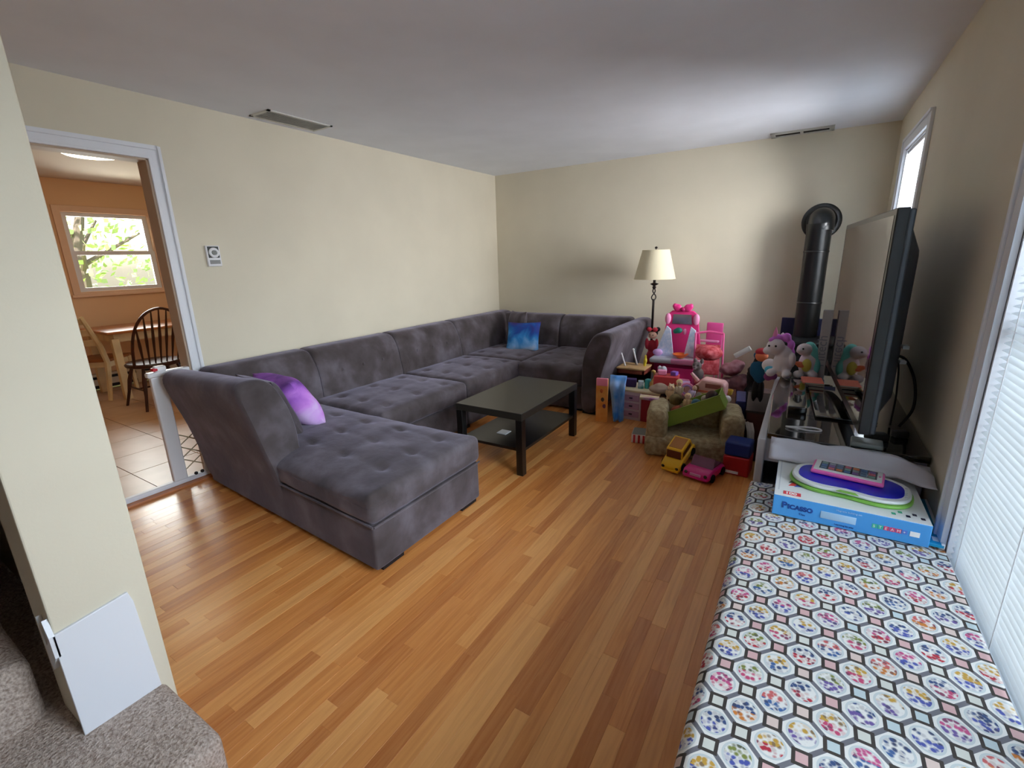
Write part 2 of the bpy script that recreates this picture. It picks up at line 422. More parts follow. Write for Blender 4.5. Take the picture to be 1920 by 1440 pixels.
# doorway casing: two-step profile, jambs
def casing(name, boxes, m):
    g = G()
    for a, b in boxes: g.box(a, b)
    return struct(g.build(name, m, None, smooth=False, bevel=.003))
casing('trim_1', [((0, DY1-.004, 0), (.014, DY1+.07, DZ+.07)), ((.012, DY1+.048, 0), (.024, DY1+.07, DZ+.07)), ((.012, DY1-.004, 0), (.018, DY1+.012, DZ+.004)),
                  ((0, DY0-.07, DZ-.004), (.014, DY1, DZ+.07)), ((.012, DY0-.07, DZ+.048), (.024, DY1+.048, DZ+.07)), ((.012, DY0, DZ-.004), (.018, DY1, DZ+.012)),
                  ((0, DY0-.07, 0), (.014, DY0, DZ))], M_TRIM)
M_JAMB = mat('taupe_jamb_paint', (190, 170, 150), .6)
casing('trim_2', [((-.12, DY1-.014, 0), (0, DY1, DZ)), ((-.12, DY0, 0), (0, DY0+.014, DZ)), ((-.12, DY0, DZ-.014), (0, DY1, DZ))], M_JAMB)
casing('trim_3', [((-.12, DY0, -.004), (.03, DY1, .012))], mat('oak_threshold', (190, 124, 84), .35, var=.1))
struct(part('baseboard_left', M_TRIM, None, (0, DY1+.07, 0), (.015, 0, .09), bevel=.004))
struct(part('baseboard_back', M_TRIM, None, (.015, -.015, 0), (WX, 0, .09), bevel=.004))
struct(part('baseboard_right', M_TRIM, None, (WX-.015, -3.0, 0), (WX, -.015, .09), bevel=.004))
# stub wall ending the stairwell, with scribed white skirt board
g = G(); g.box((1.70, -5.04, .0), (1.879, -4.822, H)); struct(g.build('wall_stair', M_WALL, None, smooth=False, bevel=.004))
wall('wall_stair_side', M_WALL, (0, -4.93, 0), (1.70, -4.84, H))
sk = G().prism([(-5.046, .18), (-4.857, .18), (-4.868, .50), (-4.876, .535), (-5.046, .515)], 'x', 1.879, 1.889).build('trim_4', M_TRIM, None, smooth=False, bevel=.002); struct(sk)
sk = G().prism([(1.812, .40), (1.822, .38), (1.889, .45), (1.889, .515), (1.868, .56), (1.868, .50), (1.84, .47), (1.812, .55)], 'y', -5.052, -5.04).build('trim_5', M_TRIM, None, smooth=False); struct(sk)
# carpeted stairs rising to the left
def step(nm, x1, z0, z1, y1):
    g = G(); g.rbox((-.02, YN, z0), (x1, y1, z1), .035, 4, seg=1); return struct(g.build(nm, M_CARPET, None))
step('stair_landing', 2.223, 0, .18, -4.84)
for i in range(1, 7):
    step('stair_tread', 1.71-.27*(i-1), .10+.2*(i-1), .18+.2*i, -5.075)

# ------------------------------------------------------------------ windows on the right wall
def window(name, W, casew=.075):
    y0, y1, z0, z1 = W
    root = struct(thing(name, '', '')); del root['label']; del root['category']
    g = G()
    g.box((WX-.018, y1, z0-casew), (WX, y1+casew, z1+casew)).box((WX-.018, y0-casew, z0-casew), (WX, y0, z1+casew))
    g.box((WX-.018, y0, z1), (WX, y1, z1+casew)).box((WX-.018, y0, z0-casew), (WX, y1, z0))
    g.box((WX-.026, y1+casew-.018, z0-casew), (WX-.016, y1+casew, z1+casew)).box((WX-.026, y0-casew, z1+casew-.018), (WX-.016, y1+casew, z1+casew))
    g.build('casing', M_TRIM, root, smooth=False, bevel=.003)
    g = G(); t = .012
    g.box((WX, y1-t, z0), (WX+.16, y1, z1)).box((WX, y0, z0), (WX+.16, y0+t, z1)).box((WX, y0, z1-t), (WX+.16, y1, z1)).box((WX, y0, z0), (WX+.16, y1, z0+t))
    g.build('window_frame', M_TRIM, root, smooth=False)
    n = max(1, round((y1-y0)/.9)); w = (y1-y0)/n; zm = (z0+z1)/2
    for i in range(n):
        a, b = y0+i*w, y0+(i+1)*w; g = G(); s = .04
        g.box((WX+.10, a, z0), (WX+.13, a+s, z1)).box((WX+.10, b-s, z0), (WX+.13, b, z1)).box((WX+.101, a+s, z0+.001), (WX+.129, b-s, z0+s))
        g.box((WX+.101, a+s, z1-s), (WX+.129, b-s, z1-.001)).box((WX+.101, a+s, zm-.02), (WX+.129, b-s, zm+.02))
        g.build('sash', M_TRIM, root, smooth=False)
        part('pane', M_GLASS, root, (WX+.113, a+s, z0+s), (WX+.117, b-s, z1-s), smooth=False)
    return root
window('window_1', W1); window('window_2', W2)
def slat(g, x, y0, y1, z, tilt, w=.026):
    vs = []; n = 5
    for yy in (y0, y1):
        for i in range(n):
            u = (i/(n-1)-.5)*w; c = .0022*(1-(2*u/w)**2)
            vs.append((x+u*math.cos(tilt)-c*math.sin(tilt), yy, z+u*math.sin(tilt)+c*math.cos(tilt)))
    g.add(vs, [(i, i+1, n+i+1, n+i) for i in range(n-1)])
def blind(label, W, tilt, single):
    y0, y1, z0, z1 = W; x = WX+.022
    root = thing('window_blind', label, 'blind', (x, (y0+y1)/2, z1)); L = (y1-y0)/2-.018
    part('head_rail', M_WHITE, root, (-.014, -L, -.035), (.014, L, -.014), bevel=.002)
    part('bottom_rail', M_WHITE, root, (-.012, -L, z0-z1+.016), (.012, L, z0-z1+.026), bevel=.003)
    z = -.052; gs = G(); me = None
    while z > z0-z1+.035:
        if single:
            if me is None:
                g = G(); slat(g, 0, -L, L, 0, tilt); o = g.build('slat', M_SLAT, root, fix=False); me = o.data
            else:
                o = bpy.data.objects.new('slat', me); COL.objects.link(o); o.parent = root
            o.location = (0, 0, z); o.rotation_euler = (0, R(random.uniform(-2.5, 2.5)), 0)
        else: slat(gs, 0, -L, L, z, tilt+R(random.uniform(-3, 3)))
        z -= .0215
    if not single: gs.build('slats', M_SLAT, root, fix=False)['kind'] = 'stuff'
    n = 2 if L < .6 else 5
    for i in range(n):
        yy = -L+.07+(2*L-.14)*i/(n-1)
        G().tube([(-.0135, yy, -.03), (-.0135, yy, z0-z1+.02)], .0012, 5).build('ladder_cord', M_WHITE, root)
    return root
blind('wide white slatted blind lit from behind, over the patterned bench', W1, R(18), True)
blind('short white slatted blind in the far window above the television', W2, R(-5), False)

# ------------------------------------------------------------------ kitchen beyond the doorway
KX = -3.9
wall('wall_kitchen_back', M_PEACH, (-2.0, -2.02, 0), (-.12, -1.92, 2.46))
g = G(); ky0, ky1, kz0, kz1 = -3.15, -2.29, 1.19, 2.10
g.box((KX-.12, -6, 0), (KX, ky0, 2.46)).box((KX-.12, ky1, 0), (KX, -1.0, 2.46)).box((KX-.12, ky0, 0), (KX, ky1, kz0)).box((KX-.12, ky0, kz1), (KX, ky1, 2.46))
struct(g.build('wall_kitchen_left', M_PEACH, None, smooth=False))
wall('wall_kitchen_right', M_PEACH, (KX, -1.1, 0), (-2.0, -1.0, 2.46))
wall('wall_kitchen_near', M_PEACH, (KX, -6.1, 0), (-.12, -6, 2.46))
g = G(); g.box((-.13, DY1, 0), (-.12, -1.0, H)).box((-.13, -6, 0), (-.12, DY0, H)).box((-.13, DY0, DZ), (-.12, DY1, H)); struct(g.build('wall_kitchen_front', M_PEACH, None, smooth=False))
wall('ceiling_kitchen', mat('kitchen_ceiling_paint', (206, 190, 172), .85), (KX-.1, -6, 2.455), (-.12, -1.0, 2.55))
kf = struct(part('floor_kitchen', mat('tile_grout', (120, 98, 78), .9), None, (KX, -6, -.05), (-.12, -1.0, -.006)))
ts = .44
tx = -.125
while tx > KX:
    ty = -4.64-.44*3+.115
    while ty < -1.0:
        x0, x1 = max(tx-ts, KX), tx; y0, y1 = ty, min(ty+ts, -1.0); q = .003; h = random.uniform(-.0004, .0004)
        if x1-x0 > .03 and y1-y0 > .03:
            part('floor_tile', M_TILE, kf, (x0+q, y0+q, -.006), (x1-q, y1-q, .0+h), smooth=False)
        ty += ts
    tx -= ts
# kitchen window
root = struct(thing('window_3', '', '')); del root['label']; del root['category']
g = G(); c = .07
g.box((KX, ky0-c, kz0-c), (KX+.018, ky0, kz1+c)).box((KX, ky1, kz0-c), (KX+.018, ky1+c, kz1+c)).box((KX, ky0, kz1), (KX+.018, ky1, kz1+c)).box((KX, ky0-c-.02, kz0-.06), (KX+.035, ky1+c+.02, kz0-.03)).box((KX, ky0-c, kz0-.06), (KX+.015, ky1+c, kz0))
g.build('casing', M_PEACHT, root, smooth=False, bevel=.003)
zm = 1.64
for nm, za, zb, xo in (('sash', kz0, zm+.02, -.012), ('sash', zm-.02, kz1, -.045)):
    g = G(); s = .055
    g.box((KX+xo-.02, ky0, za), (KX+xo+.01, ky0+s, zb)).box((KX+xo-.02, ky1-s, za), (KX+xo+.01, ky1, zb)).box((KX+xo-.019, ky0+s, za+.001), (KX+xo+.009, ky1-s, za+s-.01)).box((KX+xo-.019, ky0+s, zb-s+.01), (KX+xo+.009, ky1-s, zb-.001))
    g.build(nm, M_TRIM, root, smooth=False)
    part('pane', M_GLASS, root, (KX+xo-.007, ky0+s, za+s-.01), (KX+xo-.004, ky1-s, zb-s+.01), smooth=False)
# baseboard heater
h = thing('baseboard_heater', 'white baseboard heater with dark slots under the kitchen window', 'heater', (KX, -2.8, 0))
MH = mat('heater_enamel', (206, 196, 176), .5)
G().box((0, -1.6, .17), (.07, 1.6, .20)).box((0, -1.6, .005), (.01, 1.6, .2)).box((.055, -1.6, .06), (.068, 1.6, .135)).build('cover', MH, h, smooth=False)
for k in range(9):
    part('divider', MH, h, (.0, -1.56+k*.39-.02, .005), (.069, -1.56+k*.39+.06, .185), smooth=False)
G().box((.01, -1.58, .02), (.04, 1.58, .17)).build('heating_fins', M_BLKM, h, smooth=False)
# kitchen ceiling light
cl = thing('ceiling_light', 'round glowing flush ceiling light in the kitchen', 'ceiling light', (-1.87, -3.42, 2.455))
G().lathe([(.27, 0), (.27, -.02), (.24, -.022)], n=32).build('rim', M_WHITE, cl)
G().lathe([(.255, -.012), (.24, -.04), (.18, -.07), (.08, -.085), (.01, -.088)], n=32).build('diffuser', mat('lit_diffuser', (255, 240, 205), .5, emit=7), cl)
# table
tb = thing('kitchen_table', 'cream kitchen table with wooden top, under the kitchen window', 'table', (-3.36, -2.68, .035))
G().rbox((-.42, -.62, .715), (.42, .62, .745), .012, 3).build('tabletop', mat('table_top_wood', (176, 112, 62), .35, var=.1), tb)
part('apron', M_CREAM, tb, (-.34, -.54, .62), (.34, .54, .715), smooth=False)
for sx in (-1, 1):
    for sy in (-1, 1):
        cx, cy = sx*.34, sy*.54
        G().prism([(cx-.035, cy-.035), (cx+.035, cy-.035), (cx+.035, cy+.035), (cx-.035, cy+.035)], 'z', -.035, .66).build('leg', M_CREAM, tb, smooth=False, bevel=.004)
# cream ladder chair seen from behind at the near table end
def cream_chair():
    t = thing('kitchen_chair', 'cream painted kitchen chair with raked back, left of the table', 'chair', (-3.45, -3.25, 0), R(40))
    G().rbox((-.21, -.21, .43), (.21, .21, .465), .012, 3).build('seat', mat('chair_seat_wood', (150, 92, 48), .4, var=.1), t)
    g = G().box((-.19, -.19, .37), (.19, -.17, .43)).box((-.19, .17, .37), (.19, .19, .43)).box((-.19, -.19, .37), (-.17, .19, .43)).box((.17, -.19, .37), (.19, .19, .43)); g.build('seat_frame', M_CREAM, t, smooth=False)
    for s in (-1, 1):
        G().tube([(s*.19, .17, .45), (s*.19, .19, 0)], .022, 6).build('leg', M_CREAM, t)
        G().tube([(s*.19, -.30, 0), (s*.19, -.20, .42), (s*.19, -.25, .62), (s*.19, -.42, .96)], [.022, .028, .028, .02], 6).build('leg', M_CREAM, t)
    for z, yy in ((.66, -.268), (.78, -.325), (.91, -.392)):
        part('back_slat', M_CREAM, t, (-.19, yy-.01, z-.035), (.19, yy+.01, z+.035), bevel=.006)
cream_chair()
def windsor():
    t = thing('windsor_chair', 'dark cherry bow-back spindle chair at the kitchen table', 'chair', (-2.46, -3.10, 0), R(90)); t.scale = (1.12, 1.12, 1.03)
    g = G().lathe([(.20, 0), (.225, .012), (.23, .03), (.215, .045), (.01, .04)], (0, 0, .42), 28); g.build('seat', M_DKWOOD, t)
    n = 22; pts = []
    for i in range(n+1):
        a = PI*i/n; x = -.22*math.cos(a); s = math.sin(a); pts.append((x*(1 if s > .25 else 1), -.17-.17*s**.8, .46+.56*s**.62))
    G().tube(pts, .013, 8).build('bow', M_DKWOOD, t)
    for k in range(7):
        x = -.165+.055*k; xt = x*1.1; s = math.sqrt(max(0, 1-(xt/.22)**2)); zt = .46+.56*s**.62; yt = -.17-.17*s**.8
        P = [(x*.85+(xt-x*.85)*q, -.16+(yt+.16)*q, .46+(zt-.46)*q) for q in (0, .25, .5, .75, 1)]
        G().tube(P, [.006, .009, .013, .009, .005], 6).build('spindle', M_DKWOOD, t)
    for sx in (-1, 1):
        for sy in (-1, 1):
            G().tube([(sx*.14, sy*.12, .43), (sx*.17, sy*.16, .28), (sx*.19, sy*.185, .15), (sx*.22, sy*.215, 0)], [.013, .02, .014, .012], 8).build('leg', M_DKWOOD, t)
        G().tube([(sx*.175, -.17, .2), (sx*.175, .17, .2)], [.009, .009], 6).build('stretcher', M_DKWOOD, t)
    G().tube([(-.175, 0, .2), (.175, 0, .2)], .009, 6).build('stretcher', M_DKWOOD, t)
windsor()
# safety gate frame in the doorway
gt = thing('baby_gate', 'white metal baby gate frame standing in the kitchen doorway', 'gate', (-.03, -3.98, 0))
part('bottom_rail', M_TRIM, gt, (-.02, -.80, .012), (.02, .19, .045), bevel=.006)
part('post', M_TRIM, gt, (-.02, -.05, .04), (.02, .035, .77), bevel=.008)
part('post', M_TRIM, gt, (-.018, .15, .04), (.012, .18, .77), bevel=.006)
part('top_latch', M_TRIM, gt, (-.028, -.065, .765), (.028, .185, .80), bevel=.01)
G().rbox((-.02, -.02, .798), (.02, .05, .835), .012, 3).build('latch_button', M_WHITE, gt)
G().rbox((-.021, -.03, .805), (.0215, .0, .825), .006, 3).build('release_tab', mat('red_plastic', (190, 30, 45), .4), gt)
for k in range(2):
    G().ell((.02, .085+.04*k, .055), .012).build('foot_knob', M_BLKM, gt)
g = G()
for k in range(3): g.tube([(0, .04, .10+.09*k), (0, .15, .17+.09*k)], .004, 5).tube([(0, .15, .10+.09*k), (0, .04, .17+.09*k)], .004, 5)
g.build('mesh_wire', mat('beige_wire', (170, 156, 130), .5), gt)
# garden beyond the kitchen window
def garden():
    ML = mat('leaf_green', (150, 176, 90), .6, c2=(196, 206, 140), vs=1.2)
    t = thing('garden_tree', 'sunlit leafy tree seen through the kitchen window', 'tree', (-8.5, -1.9, -.3))
    G().tube([(0, 0, 0), (.1, .1, 1.2), (0, .2, 2.2), (-.1, .5, 3.2)], [.16, .13, .10, .05], 8).build('trunk', mat('bark', (110, 96, 80), .9), t)
    for k in range(5):
        a = k*1.3; G().tube([(0, .15, 1.6+.2*k), (.5*math.cos(a), .15+1.1*math.sin(a), 2.2+.25*k)], [.05, .02], 6).build('branch', MATS['bark'], t)
    g = G()
    for k in range(2600):
        c = Vector((random.gauss(0, .8), random.gauss(0, 1.6), random.uniform(.3, 4.6))); d = Vector((random.gauss(0, 1), random.gauss(0, 1), random.gauss(0, 1))).normalized()
        u = d.orthogonal().normalized()*random.uniform(.05, .10); v = d.cross(u).normalized()*random.uniform(.03, .06)
        g.add([c-u, c+v, c+u, c-v], [(0, 1, 2, 3)])
    g.build('foliage', ML, t, smooth=False, fix=False, merge=False)['kind'] = 'stuff'
    struct(part('ground_garden', mat('lawn', (140, 160, 90), .9, var=.2), None, (-30, -20, -.5), (-4.1, 20, -.4), smooth=False))
    struct(part('ground_front', mat('pale_pavement', (190, 188, 182), .9), None, (4.6, -20, -.5), (20, 12, -.4), smooth=False))
garden()

# ------------------------------------------------------------------ sectional sofa
def skew(p):
    """the left end of the sofa stands slightly out of square"""
    if p.y < -3.3: return Vector((p.x, p.y+.07*(1.9-p.x)*min(1, (-3.3-p.y)/.5), p.z))
    return p
def seat_fn(x0, x1, y0, y1, zt, nx, ny, depth=.019, crown=.018):
    sp = [(x0+(x1-x0)*(i+.5)/nx, y0+(y1-y0)*(j+.5)/ny) for i in range(nx) for j in range(ny)]
    def f(p):
        q = Vector(p)
        if q.z > zt-.07:
            u = (q.x-x0)/(x1-x0)*2-1; v = (q.y-y0)/(y1-y0)*2-1
            w = min(1, (q.z-(zt-.07))/.07)
            q.z += w*crown*(1-u**4)*(1-v**4)
            d = 0
            for a, b in sp:
                dx, dy = q.x-a, q.y-b; rr = dx*dx+dy*dy
                d += math.exp(-rr/.0011)*1.0
                d += .2*math.exp(-(dx*dx)/.0005-(dy*dy)/.018)+.2*math.exp(-(dy*dy)/.0005-(dx*dx)/.018)
            q.z -= w*depth*min(d, 1.25)
            q.z += w*.004*noise.noise(Vector((q.x*7, q.y*7, 1)))
        else:
            q.x += .005*noise.noise(Vector((q.y*5, q.z*6, 3))); q.y += .005*noise.noise(Vector((q.x*5, q.z*6, 7)))
        return skew(q)
    return f
def roll(g, prof, axis, a, b, zs=(1, 1), fn=None, tuft=None):
    """soft upholstered bar: profile [(d, z)] swept along axis from a to b, ends pulled in"""
    L = b-a; k = 26
    ts = sorted(set([0, .006/abs(L), .02/abs(L), .045/abs(L)]+[i/k for i in range(1, k)]+[1-.045/abs(L), 1-.02/abs(L), 1-.006/abs(L), 1]))
    # refine profile
    P = []
    n = len(prof)
    for i in range(n):
        p0, p1, p2, p3 = [Vector(prof[(i+q) % n]) for q in (-1, 0, 1, 2)]
        for s in (0, .25, .5, .75):
            t = s; lp = p1.lerp(p2, t)
            cr = .5*((2*p1)+(-p0+p2)*t+(2*p0-5*p1+4*p2-p3)*t*t+(-p0+3*p1-3*p2+p3)*t**3)
            P.append(lp.lerp(cr, .8))
    c = sum(P, Vector((0, 0)))/len(P); vs = []; fs = []; m = len(P)
    for t in ts:
        e = min(t, 1-t)*abs(L); s = 1 if e > .045 else (1-.09*(1-math.sqrt(max(0, 1-(1-e/.045)**2))))
        zc = zs[0]+(zs[1]-zs[0])*t
        for p in P:
            q = c+(p-c)*s; v = a+L*t
            w = Vector((q.x, v, q.y*zc)) if axis == 'y' else Vector((v, q.x, q.y*zc))
            w += Vector((1, 1, .5))*.004*noise.noise(w*5)
            if tuft:
                for tp in tuft:
                    dd = (w-Vector(tp)).length
                    if dd < .12: w += (Vector((c.x, v, c.y)) if axis == 'y' else Vector((v, c.x, c.y))-w).normalized()*0
            vs.append(fn(w) if fn else w)
    for i in range(len(ts)-1):
        for j in range(m): fs.append((i*m+j, i*m+(j+1) % m, (i+1)*m+(j+1) % m, (i+1)*m+j))
    fs += [tuple(range(m))[::-1], tuple((len(ts)-1)*m+j for j in range(m))]
    g.add(vs, fs); return g
def sofa():
    t = thing('sectional_sofa', 'charcoal suede U-shaped sectional sofa with tufted chaise along the left wall', 'sofa')
    S = M_SUEDE
    base = lambda a, b, nm='base': G().rbox(a, b, .018, 3, fn=skew, seg=8).build(nm, S, t)
    base((.14, -3.99, .022), (1.895, -3.155, .262))
    for y0, y1 in ((-3.15, -2.165), (-2.155, -1.2)): base((.14, y0, .022), (1.06, y1, .262))
    base((.14, -1.19, .022), (1.04, -.14, .262)); base((1.05, -1.30, .022), (1.78, -.14, .262))
    # seats
    G().rbox((.30, -4.0, .262), (1.905, -3.14, .425), .04, 5, fn=seat_fn(.35, 1.88, -3.88, -3.2, .425, 5, 3), seg=44).build('seat_cushion', S, t, label='long tufted chaise cushion')
    for a, b in (((.26, -3.14), (1.075, -2.165)), ((.26, -2.158), (1.07, -1.20))):
        G().rbox((a[0], a[1], .262), (b[0], b[1], .425), .04, 4, fn=seat_fn(a[0]+.08, b[0], a[1], b[1], .425, 3, 3), seg=30).build('seat_cushion', S, t)
    G().rbox((.26, -1.19, .262), (1.045, -.25, .425), .04, 4, fn=seat_fn(.3, 1.04, -1.19, -.3, .425, 3, 3), seg=28).build('seat_cushion', S, t)
    G().rbox((1.05, -1.32, .262), (1.78, -.25, .425), .04, 4, fn=seat_fn(1.05, 1.78, -1.32, -.3, .425, 3, 3), seg=28).build('seat_cushion', S, t)
    # backs along the left wall (profile x,z)
    bp = [(.13, .04), (.10, .35), (.035, .70), (.045, .785), (.13, .80), (.22, .785), (.285, .68), (.325, .5), (.33, .40), (.30, .28), (.28, .04)]
    for y0, y1 in ((-3.90, -3.045), (-3.04, -2.17), (-2.165, -1.255), (-1.25, -.06)):
        roll(G(), bp, 'y', y0, y1, fn=skew).build('backrest', S, t)
    bq = [(-x, z*.975) for x, z in bp]
    for x0, x1 in ((.06, 1.03), (1.035, 1.86)):
        roll(G(), bq, 'x', x0, x1).build('backrest', S, t)
    # left end arm (profile y,z relative to chaise side) leaning outwards
    def ap(y, s): return [(y+s*a, z) for a, z in ((.02, .04), (-.02, .30), (-.10, .62), (-.145, .80), (-.12, .865), (-.03, .87), (.045, .83), (.11, .70), (.145, .55), (.15, .44), (.15, .30), (.14, .04))]
    roll(G(), ap(-3.99, 1), 'x', .06, 1.10, (.93, 1), fn=skew).build('armrest', S, t)
    # right end arm
    rp = [(x, z*.9) for x, z in ap(1.93, -1)]
    roll(G(), rp, 'y', -.10, -1.36, (1, 1)).build('armrest', S, t)
    # buttons on the backs
    for y0, y1 in ((-3.04, -2.17), (-2.165, -1.255)):
        for k in range(3):
            G().ell((.303, y0+(y1-y0)*(.25+.25*k), .60), (.010, .014, .014), 10, 6).build('button', S, t)
    for k in range(2): G().ell((1.3+.3*k, -.303, .58), (.014, .010, .014), 10, 6).build('button', S, t)
    # piping line under cushions
    for p in ([(.40, -3.995, .262), (1.90, -3.995, .262)], [(1.903, -3.99, .262), (1.903, -3.16, .262)]):
        G().tube([skew(Vector(q)) for q in p], .006, 6).build('piping', S, t)
    for x, y in ((1.81, -3.88), (1.81, -3.25), (.3, -3.82), (.2, -2.2), (.98, -2.2), (.2, -.3), (1.68, -1.2), (1.85, -1.25), (1.85, -.2)):
        q = skew(Vector((x, y, 0)))
        part('foot', M_BLKM, t, (q.x-.07, q.y-.07, 0), (q.x+.07, q.y+.07, .025), smooth=False)
sofa()

def pillow(label, loc, rot, m, w=.42, h=.42, th=.14):
    n = 26; vs = []; fs = []
    for sg in (1, -1):
        for i in range(n+1):
            for j in range(n+1):
                u, v = i/n*2-1, j/n*2-1
                e = max(0, (1-u**4)*(1-v**4))**.55
                cx = 1-.06*(1-v*v) if abs(u) > .0 else 1
                x = u*w/2*(1-.07*(1-v*v)*abs(u)**3); y = v*h/2*(1-.07*(1-u*u)*abs(v)**3)
                z = sg*th/2*e*(1+.06*noise.noise(Vector((u*2, v*2, sg))))
                vs.append((x, y, z))
    N = (n+1)
    for s in range(2):
        for i in range(n):
            for j in range(n):
                q = (s*N*N+i*N+j, s*N*N+(i+1)*N+j, s*N*N+(i+1)*N+j+1, s*N*N+i*N+j+1); fs.append(q if s == 0 else q[::-1])
    o = G().add(vs, fs).build('throw_pillow', m, None); tag(o, label, 'pillow'); o.location = loc; o.rotation_euler = rot
    return o
MG1 = galaxy_mat('purple_galaxy_print', [(.3, (120, 70, 160)), (.45, (168, 100, 206)), (.6, (206, 136, 230)), (.75, (220, 186, 240))], 6)
MG2 = galaxy_mat('blue_galaxy_print', [(.24, (170, 90, 160)), (.36, (50, 30, 110)), (.48, (12, 66, 150)), (.62, (40, 130, 200)), (.78, (130, 180, 230)), (.9, (190, 210, 235))], 5)
pm = lambda nm, x, y, loc: None
def orient(o, xdir, ydir, loc):
    x = Vector(xdir).normalized(); y = Vector(ydir); y = (y-x*y.dot(x)).normalized(); z = x.cross(y)
    m = Matrix((x, y, z)).transposed().to_4x4(); m.translation = loc; o.matrix_world = m; return o
p = pillow('purple galaxy print throw pillow leaning on the near sofa arm', (0, 0, 0), (0, 0, 0), MG1, .44, .38, .19)
orient(p, (1, -.05, -.02), (.02, -.50, .8), (.69, -3.56, .60))
p = pillow('plain charcoal throw pillow behind the purple one on the chaise', (0, 0, 0), (0, 0, 0), M_SUEDE, .42, .42, .13)
orient(p, (1, -.05, 0), (0, -.35, .9), (.72, -3.71, .60))
p = pillow('blue and pink galaxy print throw pillow in the sofa corner', (0, 0, 0), (0, 0, 0), MG2, .40, .36, .14)
orient(p, (.95, .22, .02), (-.08, .35, .8), (.75, -.66, .565))
p = pillow('plain grey throw pillow tucked behind the blue one in the sofa corner', (0, 0, 0), (0, 0, 0), M_SUEDE, .44, .42, .13)
orient(p, (.75, -.55, .05), (-.05, .3, .85), (.56, -.50, .63))

# ------------------------------------------------------------------ coffee table
t = thing('coffee_table', 'low black rectangular coffee table with lower shelf, in front of the sofa', 'table')
X0, X1, Y0, Y1 = 1.415, 1.965, -2.755, -1.865
part('tabletop', mat('black_brown_top', (38, 36, 32), .32, spec=.6), t, (X0, Y0, .40), (X1, Y1, .45), bevel=.002)
for a, b in ((X0, Y0), (X1-.05, Y0), (X0, Y1-.05), (X1-.05, Y1-.05)):
    part('leg', M_BLK, t, (a, b, 0), (a+.05, b+.05, .40), bevel=.002)
part('shelf', M_BLK, t, (X0+.012, Y0+.03, .165), (X1-.012, Y1-.03, .185), bevel=.001)
part('notepad', M_WHITE, None, (1.62, -2.55, .1855), (1.70, -2.47, .19))
tag(bpy.data.objects['notepad'], 'small white notepad on the shelf under the black coffee table', 'notepad')

# ------------------------------------------------------------------ thermostat and vents
t = thing('thermostat', 'white wall thermostat with round dial beside the doorway', 'thermostat', (0, -3.525, 1.512))
MG = mat('grey_plastic', (120, 122, 120), .5)
G().rbox((0, -.045, -.068), (.024, .045, .068), .006, 3).build('cover', M_WHITE, t)
G().rbox((.02, -.036, -.012), (.026, .036, .062), .004, 3).build('dial_recess', mat('dark_plastic', (44, 46, 46), .5), t)
g = G(); g.m = Matrix.Rotation(R(90), 4, 'Y'); g.lathe([(.033, .02), (.033, .032), (.028, .036), (.018, .0362), (.018, .031), (.001, .031)], (-.022, 0, 0), 28); g.m = Matrix.Identity(4); g.build('dial', M_WHITE, t)
g = G(); g.m = Matrix.Rotation(R(90), 4, 'Y'); g.lathe([(.016, .03), (.015, .038), (.001, .039)], (-.022, 0, 0), 20); g.build('dial_hub', MG, t)
part('display', mat('display_dark', (24, 26, 26), .3), t, (.022, -.032, -.052), (.027, .034, -.026))
t = thing('ceiling_vent', 'grey louvred ceiling vent near the left wall', 'vent', (.19, -2.9, H))
MV = mat('vent_grey', (205, 205, 200), .5)
g = G(); g.box((-.11, -.255, -.008), (.11, -.235, 0)).box((-.11, .235, -.008), (.11, .255, 0)).box((-.11, -.255, -.008), (-.09, .255, 0)).box((.09, -.255, -.008), (.11, .255, 0)); g.build('frame', MV, t, smooth=False)
part('duct_back', mat('vent_dark', (200, 200, 194), .8), t, (-.09, -.235, -.002), (.09, .235, -.0005), smooth=False)
for k in range(9):
    G().prism([(-.09+k*.0205, -.002), (-.086+k*.0205, -.002), (-.072+k*.0205, -.009), (-.076+k*.0205, -.009)], 'y', -.235, .235).build('louvre', MV, t, smooth=False)
t = thing('ceiling_vent', 'white ceiling vent with two dark slots by the back wall', 'vent', (3.275, -.11, H))
MV2 = mat('vent_white', (176, 176, 170), .5)
g = G(); g.box((-.235, -.085, -.014), (.235, -.055, 0)).box((-.235, .045, -.012), (.235, .085, 0)).box((-.235, -.085, -.012), (-.20, .085, 0)).box((.20, -.085, -.012), (.235, .085, 0)).box((-.012, -.05, -.012), (.012, .05, 0)); g.build('frame', MV2, t, smooth=False, bevel=.003)
part('duct_back', mat('duct_black', (12, 12, 12), .9), t, (-.2, -.045, -.002), (.2, .045, -.0005), smooth=False)
for k in range(4): G().prism([(-.04+k*.02, -.002), (-.037+k*.02, -.002), (-.03+k*.02, -.009), (-.033+k*.02, -.009)], 'x', -.2, .2).build('louvre', mat('louvre_dark', (20, 20, 18), .6), t, smooth=False)

